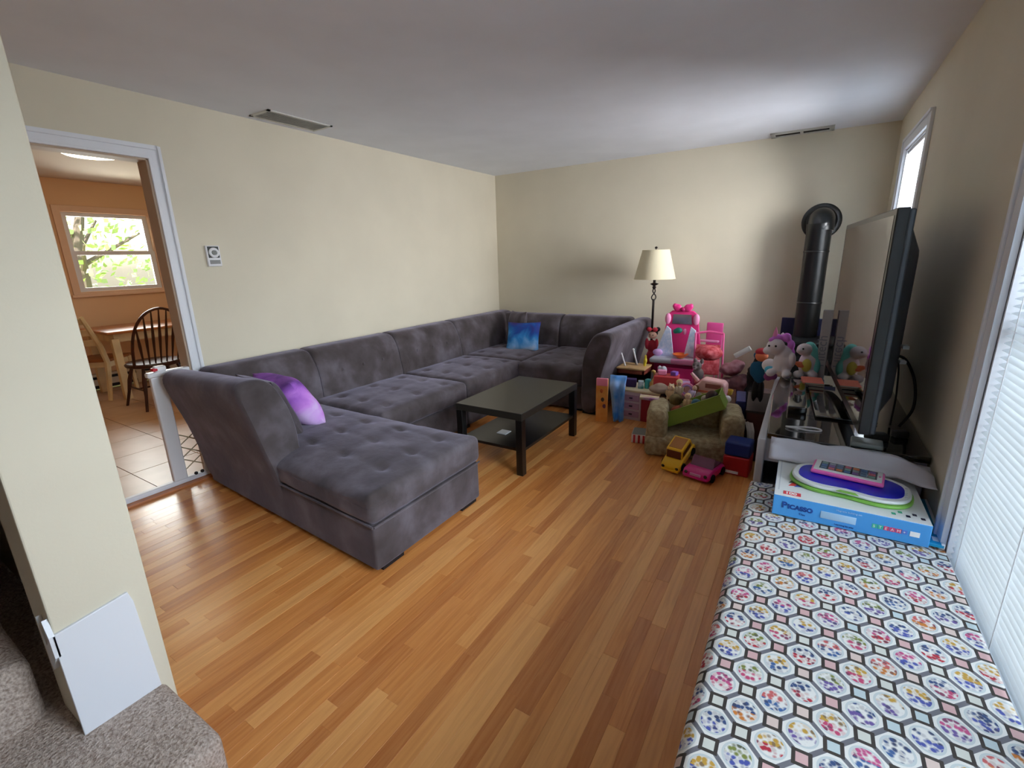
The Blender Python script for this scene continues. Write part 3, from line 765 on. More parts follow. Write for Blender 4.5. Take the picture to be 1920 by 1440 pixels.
# ------------------------------------------------------------------ floor lamp
t = thing('floor_lamp', 'tall dark bronze floor lamp with cream cone shade in the back corner', 'lamp', (2.14, -.36, 0))
MBZ = mat('dark_bronze', (34, 26, 24), .45, metal=.4)
G().lathe([(.14, 0), (.145, .012), (.12, .025), (.05, .04), (.02, .07), (.014, .1)]).build('base', MBZ, t)
G().tube([(0, 0, .08), (0, 0, 1.0)], [.012, .012], 10).build('pole', MBZ, t)
for s in range(2):
    pts = [(.034*math.sin(PI*q/12)*math.cos(s*PI+q*.26), .034*math.sin(PI*q/12)*math.sin(s*PI+q*.26), .98+.13*q/12) for q in range(13)]
    G().tube(pts, .006, 6).build('twisted_strand', MBZ, t)
G().lathe([(.012, 1.10), (.02, 1.12), (.012, 1.135), (.04, 1.15), (.042, 1.155), (.014, 1.165), (.014, 1.23)]).build('socket', MBZ, t)
MSH = mat('lamp_shade_fabric', (222, 212, 182), .8)
g = G(); g.lathe([(.205, 1.205), (.203, 1.204), (.132, 1.484), (.134, 1.486), (.134, 1.486)], n=40)
o = g.build('lamp_shade', MSH, t)
bm = bmesh.new(); bm.from_mesh(o.data); bmesh.ops.delete(bm, geom=[f for f in bm.faces if len(f.verts) > 4], context='FACES'); bm.to_mesh(o.data); bm.free()
md = o.modifiers.new('solid', 'SOLIDIFY'); md.thickness = .002
G().tube([(-.13, 0, 1.475), (.13, 0, 1.475)], .003, 5).tube([(0, 0, 1.23), (0, 0, 1.50)], .004, 6).build('shade_fitter', MBZ, t)
G().ell((0, 0, 1.508), (.014, .014, .012)).build('finial', MBZ, t)

# ------------------------------------------------------------------ stove, pipe
t = thing('wood_stove', 'black cast iron stove with navy heat shield behind the television stand', 'stove', (3.56, -.40, 0))
MST = mat('stove_black', (20, 22, 26), .5, bump=.1)
G().rbox((-.19, -.20, .12), (.19, .2, .66), .02, 3).build('body', MST, t)
G().rbox((-.21, -.22, .655), (.21, .21, .685), .01, 2).build('top_plate', MST, t)
o = G().rbox((-.14, -.215, .22), (.14, -.2, .56), .01, 2).build('door', MST, t)
G().tube([(.11, -.23, .36), (.11, -.23, .44)], .006, 6).build('door_handle', mat('steel', (150, 150, 155), .3, metal=1), o)
part('heat_shield', mat('navy_enamel', (30, 32, 74), .5), t, (-.26, .25, .30), (.24, .27, .835), bevel=.004)
for a in (-.16, .16):
    for b in (-.16, .16): part('leg', MST, t, (a-.02, b-.02, 0), (a+.02, b+.02, .125))
t = thing('stove_pipe', 'thick glossy black stove pipe rising to a round wall collar', 'pipe', (3.50, -.25, 0))
MPI = mat('black_pipe_enamel', (16, 19, 22), .3, spec=.6)
G().lathe([(.095, .687), (.095, 1.60), (.098, 1.605), (.098, 1.66)], n=36).build('pipe', MPI, t)
for z in (.98, 1.42): G().lathe([(.0955, z), (.098, z+.004), (.098, z+.014), (.0955, z+.018)], n=36).build('seam_band', MPI, t)
g = G(); g.tube([(.01, .10-.10*math.cos(a), 1.60+.10*math.sin(a)) for a in [PI/2*k/8 for k in range(9)]]+[(.01, .25, 1.70)], .098, 28); g.build('elbow', MPI, t)
g = G(); g.m = Matrix.Translation((.01, .25, 1.69)) @ Matrix.Rotation(R(90), 4, 'X'); g.lathe([(.155, 0), (.155, .01), (.145, .018), (.12, .02), (.10, .05)], n=40); g.build('wall_collar', MPI, t)

# ------------------------------------------------------------------ television stand and television
t = thing('tv_stand', 'white television stand with glossy black curved top, against the right wall', 'stand', (3.39, -2.95, 0))
MWC = mat('white_stand_paint', (196, 197, 205), .45)
top = [(0, .012), (.15, -.012), (.3, -.02), (.45, -.012), (.575, 0), (.575, 1.32), (0, 1.32), (-.02, .7)]
G().prism(top, 'z', .612, .64).build('top', M_BLKG, t, bevel=.004)
part('side_panel', MWC, t, (-.035, .0, 0), (0.0, 1.28, .612), bevel=.006)
part('side_panel', MWC, t, (.54, .02, 0), (.57, 1.28, .612), bevel=.004)
part('front_panel', MWC, t, (0, .02, .50), (.54, .04, .612), smooth=False)
part('shelf', MWC, t, (0, .05, .30), (.54, 1.26, .32), smooth=False)
part('back_panel', M_BLKM, t, (0, 1.255, .05), (.54, 1.27, .61), smooth=False)
# television: local frame, x along the panel (near end at 0), y = screen normal side
tv = thing('television', 'large flat screen television seen edge-on with dark glossy screen', 'television')
A = Vector((3.728, -2.98, 0)); B = Vector((3.645, -1.60, 0)); d = (B-A); L = d.length; d.normalize()
tv.location = (A.x, A.y, .64); tv.rotation_euler = (0, 0, math.atan2(d.y, d.x))
part('bezel', M_BLK, tv, (0, -.028, .065), (L, .012, .945), bevel=.004)
part('screen', mat('screen_glass', (5, 5, 6), .03, spec=.9, coat=1), tv, (.03, .010, .11), (L-.03, .0135, .92), smooth=False)
part('edge_band', mat('tv_edge_grey', (70, 80, 90), .35), tv, (-.003, -.045, .07), (L, -.024, .94), bevel=.006)
g = G(); x0, x1, z0, z1 = .02, L-.02, .13, .90; q0, q1, w0, w1 = .10, L-.12, .20, .80
g.add([(x0, -.04, z0), (x1, -.04, z0), (x1, -.04, z1), (x0, -.04, z1), (q0, -.095, w0), (q1, -.095, w0), (q1, -.095, w1), (q0, -.095, w1)],
      [(0, 1, 2, 3), (7, 6, 5, 4), (0, 4, 5, 1), (1, 5, 6, 2), (2, 6, 7, 3), (3, 7, 4, 0)])
g.build('rear_housing', mat('tv_back_grey', (52, 58, 66), .45), tv, bevel=.02)
g = G().box((L/2-.06, -.05, .01), (L/2+.06, -.02, .1)); g.build('stand_neck', M_BLKG, tv, bevel=.004)
G().rbox((L/2-.32, -.12, .0), (L/2+.32, .13, .014), .006, 3).build('base_plate', M_BLKG, tv)
for z in (.42, .36): part('port_plug', MG, tv, (.05, -.11, z), (.09, -.09, z+.012))
def cable(label, pts, r=.005):
    P = [Vector(p) for p in pts]; out = []
    for i in range(len(P)-1):
        p0, p1, p2, p3 = P[max(i-1, 0)], P[i], P[i+1], P[min(i+2, len(P)-1)]
        for s in range(6):
            u = s/6; out.append(.5*((2*p1)+(-p0+p2)*u+(2*p0-5*p1+4*p2-p3)*u*u+(-p0+3*p1-3*p2+p3)*u**3))
    out.append(P[-1]); o = G().tube(out, r, 7).build('cable', M_BLKM, None); return tag(o, label, 'cable')
cable('thick black cable looping down behind the television', [(3.83, -2.62, .98), (3.88, -2.6, .96), (3.93, -2.58, .86), (3.94, -2.6, .74), (3.90, -2.62, .652)], .006)
cable('thin black cable hanging straight behind the television', [(3.83, -2.5, .96), (3.87, -2.5, .93), (3.885, -2.5, .8), (3.88, -2.55, .72), (3.87, -2.6, .648)], .004)
o = G().rbox((0, 0, 0), (.11, .08, .022), .006, 3).build('cable_box', mat('grey_box_plastic', (128, 138, 136), .3), None)
tag(place(o, (3.70, -2.955, .6405), (0, 0, R(-4))), 'small grey plastic box in front of the television foot', 'box')
o = G().rbox((0, 0, 0), (.085, .62, .035), .008, 3).build('game_console', M_BLKG, None)
tag(place(o, (3.455, -2.58, .6405), (0, 0, R(1))), 'long black console lying along the left edge of the tv stand', 'console')
o = G().tube([(math.cos(a)*.07, math.sin(a)*.018, .004+.003*math.sin(2*a)) for a in [2*PI*k/24 for k in range(25)]], .004, 6).build('white_cable', M_WHITE, None)
tag(place(o, (3.53, -2.82, .6415), (0, 0, R(4))), 'white cable loop on the near edge of the black stand top', 'cable')
def adapter(x, y, lab, s=.04):
    o = G().rbox((-s, -s*.6, 0), (s, s*.6, .03), .006, 3).build('power_adapter', M_BLKM, None); tag(place(o, (x, y, .6405), (0, 0, .4)), lab, 'adapter')
adapter(3.80, -2.82, 'black power adapter on the stand behind the television')
adapter(3.89, -2.74, 'smaller black power adapter by the right wall', .028)

# ------------------------------------------------------------------ patterned bench
def bench():
    t = thing('storage_bench', 'long bench upholstered in octagon floral print fabric under the window', 'bench', (3.348, -3.045, 0))
    x1, y1 = 3.968-3.348, -2.1; zt = .45; r = .035
    prof = [(0.012, .05), (0.012, .20), (.0, .30), (.0, zt-r)]+[(r-r*math.cos(a), zt-r+r*math.sin(a)) for a in [PI/2*k/7 for k in range(1, 8)]]+[(.12, zt+.006), (.3, zt+.010), (.5, zt+.006), (x1, zt)]
    N = 60; vs = []; fs = []; uv = []
    S = [0]
    for i in range(1, len(prof)): S.append(S[-1]+math.dist(prof[i], prof[i-1]))
    s0 = S[10]-prof[10][0]
    for j in range(N+1):
        y = y1*j/N
        for i, (px, pz) in enumerate(prof):
            zz = pz; yy = y
            if j == 0 : zz = min(pz, zt-.015)
            vs.append((px, yy, zz+.002*noise.noise(Vector((px*8, y*4, 0))))); uv.append((S[i]-s0+3.348-3.0-.4+.0, y-3.045))
    n = len(prof)
    for j in range(N):
        for i in range(n-1): fs.append((j*n+i, j*n+i+1, (j+1)*n+i+1, (j+1)*n+i))
    k = len(vs)
    # end faces
    for j, yy in ((0, 0), (N, y1)):
        b = len(vs); vs += [(x1, yy, .05), (.012, yy, .05)]; uv += [(0, 0), (0, 0)]
        fs.append(tuple(range(j*n, j*n+n))+(b,))
    me = bpy.data.meshes.new('cushion_cover'); me.from_pydata(vs, [], fs); me.update()
    u = me.uv_layers.new(name='UVMap')
    for lp in me.loops: u.data[lp.index].uv = uv[lp.vertex_index]
    me.materials.append(M_BENCH); me.shade_smooth()
    try: me.set_sharp_from_angle(angle=R(50))
    except Exception: pass
    o = bpy.data.objects.new('cushion_cover', me); COL.objects.link(o); o.parent = t
    part('frame', M_DKWOOD, t, (.03, y1+.01, .0), (x1-.01, -.01, .40), smooth=False)
bench()

# ------------------------------------------------------------------ game box, toy tablets
def prt(name, m, parent, a, b): return part(name, m, parent, a, b, smooth=False)
t = thing('toy_box', 'light blue Picasso toy carton lying on the patterned bench', 'box', (3.452, -3.362, .462), R(.4))
MBL = mat('carton_blue', (74, 160, 232), .35); MWT = mat('carton_white', (226, 232, 234), .35)
MBL2 = mat('carton_pale_blue', (170, 208, 240), .35); MNV = mat('ink_navy', (20, 70, 150), .4); MRD = mat('ink_red', (222, 60, 72), .4); MWI = mat('ink_white', (248, 248, 248), .4)
BW, BD, BH = .466, .375, .082
t['label'] = 'light blue and white toy carton lying on the patterned bench'
part('carton', MBL, t, (0, 0, 0), (BW, BD, BH), bevel=.002)
prt('top_panel', MWT, t, (.001, .001, BH-.0005), (BW-.001, BD-.001, BH+.001))
prt('panel_border', mat('carton_grey', (200, 208, 216), .35), t, (.012, .05, BH+.0008), (.016, BD-.012, BH+.0014))
fr = axes((1, 0, 0), (0, 0, 1), (0, 0, 0))
def ft(name, s, size, m, x, z, bold=0): 
    mw = axes((1, 0, 0), (0, 0, 1), (x, -.0008, z)); return text(name, s, size, m, t, mw, .0006, bold=bold)
ft('printed_title', 'P', .034, MNV, .030, .036, .0012); ft('printed_title', 'ICASSO', .024, MNV, .050, .036, .0012)
ft('printed_caption', 'Tiles', .011, MNV, .088, .018)
ft('printed_caption', 'Magnetic building set', .009, MBL2, .20, .066)
ft('printed_caption', 'Learning by play', .009, MNV, .20, .010)
G().rbox((.155, -.0012, .026), (.262, .001, .054), .0009, 2).build('printed_panel', MBL2, t)
for k, (ch, c) in enumerate((('S', (60, 190, 160)), ('T', (60, 190, 160)), ('E', (226, 70, 120)), ('A', (226, 70, 120)), ('M', (226, 70, 120)), ('+', (90, 130, 220)))):
    prt('printed_square', mat('sq%d%d%d' % c, c, .4), t, (.308+k*.0165, -.0012, .032), (.3225+k*.0165, .001, .047))
    ft('printed_letter', ch, .014, MWI, .3105+k*.0165, .0345)
prt('printed_square', MWI, t, (.412, -.0012, .030), (.438, .001, .048))
# marks on the top
prt('red_label', MRD, t, (.030, .018, BH+.001), (.088, .046, BH+.0018))
text('label_text', '100', .026, MWI, t, axes((1, 0, 0), (0, 1, 0), (.036, .0225, BH+.0022)), .0004, bold=.0008)
for k, c in enumerate(((210, 60, 60), (60, 90, 180), (90, 100, 90), (150, 60, 120))):
    g = G(); g.prism([(.045+.02*(k % 2), .10+.028*(k//2)), (.075+.02*(k % 2), .11+.028*(k//2)), (.062+.02*(k % 2), .145+.028*(k//2))], 'z', BH+.001, BH+.0018+.0001*k)
    g.build('printed_shape', mat('ps%d' % k, c, .4), t, smooth=False)
for k in range(5): prt('printed_shape', mat('ink_teal', (40, 160, 130), .4) if k < 2 else mat('ink_dark', (30, 34, 60), .4), t, (.36+k*.02, .03+.02*(k % 2), BH+.001), (.372+k*.02, .045+.02*(k % 2), BH+.0016))
o = part('flat_game', mat('teal_board', (20, 150, 200), .35), None, (0, 0, 0), (.40, .36, .012), bevel=.001)
tag(place(o, (3.562, -3.33, .463-.001), (0, 0, R(-1.5))), 'thin teal board under the right side of the blue carton', 'board')
prt('white_border', MWI, o, (.392, 0, .0), (.401, .36, .0135)); prt('white_mark', MWI, o, (.372, .02, .012), (.388, .05, .0128))
# drawing toy (white / green rim, blue screen)
t = thing('drawing_toy', 'white and green oval drawing toy with blue screen, on the carton', 'toy', (3.695, -3.165, .546), R(-8))
def lens(w, h, p=2.6, n=48, waist=0):
    o = []
    for k in range(n):
        a = 2*PI*k/n; c, s = math.cos(a), math.sin(a)
        x = w*math.copysign(abs(c)**(2/p), c); y = h*math.copysign(abs(s)**(2/p), s)
        y *= 1-waist*math.exp(-(x/(w*.35))**2); o.append((x, y))
    return o
MGR = mat('lime_plastic', (130, 190, 80), .35)
G().prism(lens(.197, .134, 2.7, waist=.12), 'z', 0, .012).build('green_rim', MGR, t, bevel=.004)
G().prism(lens(.190, .127, 2.7, waist=.12), 'z', .013, .026).build('white_frame', MWT, t, bevel=.005)
G().prism(lens(.168, .098, 3.0, waist=.16), 'z', .025, .0275).build('blue_screen', mat('cobalt_plastic', (14, 20, 190), .25), t, bevel=.001)
G().prism([(-.03, -.128), (.04, -.128), (.028, -.110), (-.018, -.110)], 'z', .026, .029).build('green_button', MGR, t, bevel=.001)
for k in range(5): G().ell((.172, .04-.02*k, .027), (.005, .005, .003), 8, 5).build('side_button', mat('pale_grey', (190, 200, 205), .4), t)
t = thing('toy_tablet', 'pink framed toy tablet with picture keys, topmost on the carton', 'toy', (3.69, -3.115, .5745), R(-8))
G().rbox((-.118, -.062, 0), (.118, .062, .017), .008, 3).build('pink_frame', mat('pink_plastic', (244, 110, 190), .35), t)
G().rbox((-.110, -.053, .015), (.110, .056, .0195), .002, 2).build('white_face', MWT, t)
prt('screen', mat('screen_slate', (50, 56, 72), .2), t, (-.092, -.036, .019), (.094, .044, .0202))
kc = [(90, 120, 150), (200, 150, 140), (70, 110, 160), (190, 90, 110), (110, 150, 140), (120, 90, 150), (200, 120, 70), (150, 160, 170)]
for i in range(7):
    for j in range(3): prt('picture_key', mat('key%d' % ((i*3+j) % 8), kc[(i*3+j*2) % 8], .4), t, (-.088+i*.026, -.032+j*.025, .020), (-.068+i*.026, -.012+j*.025, .0212))
G().ell((.102, 0, .02), (.004, .004, .002), 8, 5).build('home_button', mat('pink_plastic', (244, 110, 190)), t)
# crumpled clear-white plastic sleeve behind the carton
g = G(); n, m = 26, 8; vs = []; fs = []
for i in range(n+1):
    u = i/n
    for j in range(m+1):
        v = j/m; x = 3.41+.55*u; y = -2.985-.05*v-.14*max(0, u-.8)*4*v; z = .642-(.085 if u < .75 else .085-.25*(u-.75))*v+.014*noise.noise(Vector((u*7, v*3, 2)))-.12*max(0, u-.75)
        vs.append((min(x, 3.958), y, z))
for i in range(n):
    for j in range(m): fs.append((i*(m+1)+j, (i+1)*(m+1)+j, (i+1)*(m+1)+j+1, i*(m+1)+j+1))
o = g.add(vs, fs).build('plastic_sleeve', mat('milky_plastic', (214, 214, 226), .25, trans=.15), None, fix=False)
o.modifiers.new('s', 'SOLIDIFY').thickness = .0015
tag(o, 'crumpled milky plastic sleeve between the carton and the tv stand', 'plastic bag')

# ------------------------------------------------------------------ plush toys and things on the stand
def C(n, c, r=.9): return mat(n, c, r)
PW = C('plush_white', (236, 230, 236)); PM = C('plush_magenta', (226, 130, 232)); PC = C('plush_cyan', (130, 226, 220)); PP = C('plush_pink', (244, 150, 200))
PY = C('plush_yellow', (226, 222, 110)); PB = C('plush_skyblue', (90, 190, 222)); PV = C('plush_violet', (140, 70, 130)); PO = C('plush_orange', (232, 130, 90)); PK = C('plush_black', (18, 16, 20))
PR = C('plush_red', (180, 44, 60))
def eye(t, x, y, z, r=.007): G().ell((x, y, z), r, 8, 6).build('eye', mat('eye_black', (10, 10, 12), .15), t)
t = thing('unicorn_plush', 'white unicorn plush with magenta mane, on the left end of the stand', 'plush toy', (3.39, -1.78, .64), R(-15))
blob('body', [((0, 0, .09), (.06, .055, .085)), ((-.045, -.03, .20), (.055, .05, .055)), ((-.08, -.06, .175), (.03, .028, .026)), ((.0, 0, .15), (.05, .045, .06)), ((-.05, -.05, .03), (.028, .045, .026)), ((.045, -.05, .03), (.028, .045, .026)), ((-.03, .03, .26), (.016, .012, .03)), ((.055, -.01, .12), (.022, .025, .05))], PW, t)
blob('mane', [((.0, .01, .26), (.03, .03, .03)), ((-.045, -.02, .262), (.03, .025, .022)), ((.03, .02, .21), (.022, .03, .035)), ((-.07, -.045, .245), (.018, .018, .016)), ((.04, .02, .16), (.018, .025, .03))], PM, t)
G().lathe([(.016, 0), (.011, .03), (.002, .06)], (-.055, -.03, .268), 12).build('horn', PP, t)
eye(t, -.07, -.078, .21); eye(t, -.03, -.078, .212)
t = thing('unicorn_plush', 'white and aqua plush with yellow belly in front of the stove pipe', 'plush toy', (3.515, -1.74, .64), R(10))
blob('body', [((.015, 0, .09), (.055, .05, .085)), ((-.02, -.03, .19), (.045, .04, .04)), ((-.05, -.055, .185), (.022, .02, .018)), ((-.04, -.05, .03), (.03, .04, .025)), ((.04, -.05, .03), (.03, .04, .025))], PW, t)
blob('aqua_hood', [((.03, .01, .13), (.045, .045, .09)), ((.015, .01, .20), (.035, .035, .035)), ((.055, -.01, .08), (.03, .035, .055))], PC, t)
blob('belly', [((.0, -.045, .09), (.03, .018, .045))], PY, t)
blob('arm', [((-.045, -.04, .10), (.03, .018, .014)), ((-.03, -.045, .085), (.026, .02, .012))], PO, t)
eye(t, -.035, -.07, .20, .006)
t = thing('small_plush', 'small white plush with sky blue and violet belly hanging off the stand corner', 'plush toy', (3.315, -1.73, .60), R(-5))
blob('body', [((0, 0, .10), (.05, .04, .045)), ((.01, .01, .06), (.04, .035, .04))], PW, t)
blob('belly', [((.005, -.03, .075), (.032, .022, .032))], PB, t); blob('legs', [((0, -.015, .025), (.03, .026, .03)), ((.035, -.01, .03), (.02, .02, .025))], PV, t)
t = thing('doll', 'small red and blue doll behind the unicorn plush on the left', 'doll', (3.25, -1.55, .376)); t.scale = (1.45, 1.45, 1.45)
blob('head', [((0, 0, .24), (.03, .028, .03))], PO, t); blob('cap', [((0, .004, .258), (.032, .03, .022))], PR, t)
blob('body', [((0, 0, .16), (.035, .025, .06)), ((-.03, 0, .17), (.018, .015, .04)), ((.03, 0, .17), (.018, .015, .04))], C('blue_cloth', (20, 84, 120)), t)
blob('legs', [((-.015, 0, .06), (.014, .016, .06)), ((.015, 0, .06), (.014, .016, .06))], PK, t)
o = part('tall_carton', mat('tall_carton_white', (190, 194, 200), .5), None, (-.026, -.012, 0), (.026, .012, .44), bevel=.002)
tag(place(o, (3.600, -1.735, .6405), (0, 0, R(-4))), 'tall narrow white carton with faint sideways lettering beside the television', 'box')
text('printed_lettering', 'Hitech', .075, mat('ink_grey', (140, 150, 170), .5), o, axes((0, 0, 1), (-1, 0, 0), (.016, -.0126, .08)), .0004)
for k, (c, nm, dx) in enumerate((((30, 80, 160), 'blue', 0), ((70, 40, 90), 'purple', .004), ((240, 130, 110), 'salmon pink', -.004))):
    o = G().box((-.055, -.08, 0), (.055, .08, .012)).build('picture_book', mat('book_'+nm, c, .5), None, bevel=.002)
    prt('pages', mat('paper', (230, 226, 214), .8), o, (-.053, -.0805, .002), (.0555, .078, .010))
    tag(place(o, (3.565+dx, -1.93-.01*k, .6405+.0125*k), (0, 0, R(-6+5*k))), '%s thin book in the stack beside the television, %s' % (nm, ('lowest', 'middle', 'topmost')[k]), 'book', 'picture books on the stand')

# ------------------------------------------------------------------ toy pile
MK = mat('hot_pink_plastic', (236, 60, 140), .35); MPK = mat('light_pink_plastic', (244, 156, 200), .35); MMG = mat('magenta_plastic', (170, 14, 90), .35)
MLB = mat('pale_blue_print', (186, 206, 236), .5, c2=(222, 226, 246), vs=40); MSV = mat('silver_mirror', (190, 190, 205), .08, metal=1)
def vanity():
    t = thing('toy_vanity', 'pink toy vanity with bow-topped mirror against the back wall', 'toy', (2.455, -.50, 0))
    part('base', MMG, t, (-.21, -.12, .04), (.21, .16, .40), bevel=.01)
    d = part('drawer', MK, t, (-.17, -.135, .20), (.17, -.12, .36), bevel=.006)
    G().rbox((-.15, -.165, .235), (.15, -.135, .265), .012, 3).build('drawer_handle', MPK, d)
    G().rbox((-.25, -.16, .40), (.25, .16, .45), .02, 3).build('countertop', mat('counter_white', (216, 220, 232), .4), t)
    G().rbox((-.04, -.165, .405), (.252, -.12, .455), .012, 3).build('pink_edge', MPK, t)
    # back board that narrows to a crest
    g = G(); g.prism([(-.20, .45), (.20, .45), (.16, .74), (.145, .86), (.10, .90), (-.10, .90), (-.145, .86), (-.16, .74)], 'y', .06, .09); g.build('back_board', MK, t, bevel=.006)
    g = G(); g.prism([(-.095, .77), (.095, .77), (.085, .865), (-.085, .865)], 'y', .05, .062); g.build('mirror', MSV, t)
    for s in (-1, 1): G().ell((s*.135, .045, .82), (.03, .02, .055)).build('mirror_frame', MPK, t)
    for s in (-1, 1): blob('bow_loop', [((s*.05, .05, .93), (.042, .02, .038)), ((s*.075, .05, .945), (.025, .02, .028))], MK, t)
    G().ell((0, .045, .915), (.026, .022, .022)).build('bow_knot', MMG, t)
    # two printed wing doors
    g = G(); g.prism([(-.24, .45), (-.05, .45), (-.09, .72), (-.13, .755)], 'y', -.01, .01); g.build('wing_door', MLB, t, bevel=.003)
    g = G(); g.prism([(.05, .47), (.17, .45), (.145, .72), (.10, .755)], 'y', -.01, .01); g.build('wing_door', MLB, t, bevel=.003)
    G().ell((-.20, -.03, .485), (.05, .03, .035)).build('round_pad', mat('lilac_plastic', (226, 180, 236), .5), t)
    blob('jewel_box', [((-.02, .02, .71), (.04, .025, .03)), ((-.05, .02, .70), (.025, .02, .025))], mat('teal_plastic', (20, 120, 100), .4), t)
    G().ell((.04, .02, .70), (.018, .016, .03)).build('perfume_bottle', MPK, t)
vanity()
def simple(name, label, cat, m, builder, loc, rot=(0, 0, 0), bevel=0, group=None):
    o = builder(G()).build(name, m, None, bevel=bevel); place(o, loc, rot); tag(o, label, cat, group); return o
o = simple('toy_basin', 'orange toy bowl on the pink vanity counter', 'bowl', mat('orange_plastic', (236, 120, 50), .4), lambda g: g.lathe([(.03, 0), (.07, .035), (.075, .04), (.068, .038), (.03, .006)], n=24), (2.485, -.56, .452))
# pink chair-back like shelf right of the vanity
t = thing('toy_high_chair', 'pink doll high chair with curved back, right of the vanity', 'toy', (2.715, -.26, 0), R(-8)); t.scale = (.72, .8, .98)
for a in (-.09, .09):
    for b in (-.08, .08): G().tube([(a*1.2, b*1.2, 0), (a, b, .50)], .012, 6).build('leg', MPK, t)
G().rbox((-.11, -.10, .50), (.11, .10, .53), .012, 3).build('seat', MK, t)
G().rbox((-.11, .075, .52), (.11, .10, .78), .012, 4).build('backrest', mat('bubblegum_plastic', (238, 96, 170), .4), t)
G().rbox((-.12, -.13, .60), (.12, -.05, .62), .01, 3).build('tray', MPK, t)
# black and red hat doll left of the vanity
t = thing('doll', 'doll in a red dress with big red bow leaning left of the vanity', 'doll', (2.165, -.42, .0))
blob('body', [((0, 0, .52), (.05, .04, .07)), ((0, 0, .38), (.06, .05, .12)), ((-.05, -.02, .55), (.02, .02, .06)), ((.05, -.02, .55), (.02, .02, .06))], PR, t)
blob('head', [((0, 0, .64), (.045, .04, .042))], C('doll_skin', (226, 184, 160), .6), t)
blob('hair', [((0, .02, .66), (.05, .04, .045)), ((.05, .01, .70), (.025, .02, .025)), ((-.05, .01, .70), (.025, .02, .025))], PK, t)
blob('bow', [((-.03, -.03, .70), (.03, .018, .025)), ((.03, -.03, .70), (.03, .018, .025))], PR, t)
blob('legs', [((-.025, 0, .15), (.02, .02, .15)), ((.025, 0, .15), (.02, .02, .15))], PW, t)
eye(t, -.015, -.042, .645, .005); eye(t, .015, -.042, .645, .005)
# doll stroller
t = thing('doll_stroller', 'red doll stroller with pink tube frame, right of the vanity', 'toy', (2.78, -.78, 0), R(12))
MTU = mat('pink_tube', (226, 90, 150), .35)
for s in (-1, 1):
    G().tube([(s*.12, .16, .72), (s*.12, .10, .62), (s*.12, -.06, .30), (s*.12, -.14, .05)], .009, 7).build('frame_tube', MTU, t)
    G().tube([(s*.12, -.10, .42), (s*.12, .14, .05)], .009, 7).build('frame_tube', MTU, t)
    for yy in (-.14, .14):
        g = G(); g.m = Matrix.Translation((s*.13, yy, .045)) @ Matrix.Rotation(R(90), 4, 'Y'); g.lathe([(.02, -.012), (.045, -.012), (.045, .012), (.02, .012)], n=18); g.build('wheel', PK, t)
G().tube([(-.12, .16, .72), (0, .18, .735), (.12, .16, .72)], .011, 7).build('handle', MTU, t)
MRF = mat('red_print_fabric', (176, 40, 50), .8, c2=(226, 120, 130), vs=22)
o = G().rbox((-.11, -.02, .33), (.11, .0, .62), .009, 3).build('seat_back', MRF, t); o.rotation_euler = (R(-18), 0, 0); o.location = (0, .10, 0)
G().rbox((-.11, -.13, .30), (.11, .02, .325), .01, 3).build('seat', MRF, t)
blob('canopy', [((0, .03, .56), (.12, .10, .07))], MRF, t, .01)
t = thing('plush_dog', 'grey and white plush animal sitting in the red stroller', 'plush toy', (2.72, -.90, .33))
blob('body', [((0, 0, .06), (.05, .045, .06)), ((-.01, -.02, .14), (.042, .038, .04)), ((-.02, -.055, .13), (.02, .02, .018))], C('plush_grey', (120, 108, 108)), t)
blob('ear', [((-.03, 0, .18), (.018, .012, .026)), ((.025, 0, .18), (.018, .012, .026))], C('plush_grey', (120, 108, 108)), t)
blob('muzzle', [((-.02, -.06, .125), (.016, .014, .013))], PW, t); eye(t, -.03, -.055, .15, .006); eye(t, .005, -.055, .15, .006)
# toy chest carrying the pile
chest = part('toy_chest', mat('brown_chest_wood', (84, 44, 26), .5, var=.15, vs=10), None, (-.27, -.21, 0), (.27, .21, .30), bevel=.008)
tag(place(chest, (2.80, -1.27, 0), (0, 0, R(6))), 'brown wooden toy chest behind the small beige armchair', 'chest')
prt('lid', mat('brown_chest_wood', (0, 0, 0)), chest, (-.28, -.22, .30), (.28, .22, .32))
# small drawer cabinet (white / red)
t = thing('toy_cabinet', 'small white and red toy cabinet with drawers, right of the sofa end', 'cabinet', (2.33, -1.16, 0), R(-3))
part('body', mat('cabinet_red', (170, 40, 62), .4), t, (-.18, -.14, 0), (.18, .14, .262), bevel=.006)
part('white_side', mat('cabinet_white', (214, 196, 206), .45), t, (-.182, -.146, .0), (.01, .0, .262), bevel=.004)
for k in range(3):
    d = part('drawer', mat('drawer_lilac', (190, 150, 178), .4), t, (-.165, -.154, .03+k*.075), (-.005, -.146, .085+k*.075), bevel=.003)
    part('knob', mat('knob_dark', (70, 50, 80), .4), d, (-.095, -.160, .052+k*.075), (-.065, -.153, .066+k*.075))
G().rbox((-.19, -.155, .262), (.19, .15, .285), .008, 3).build('top', mat('cabinet_cream', (236, 222, 184), .45), t)
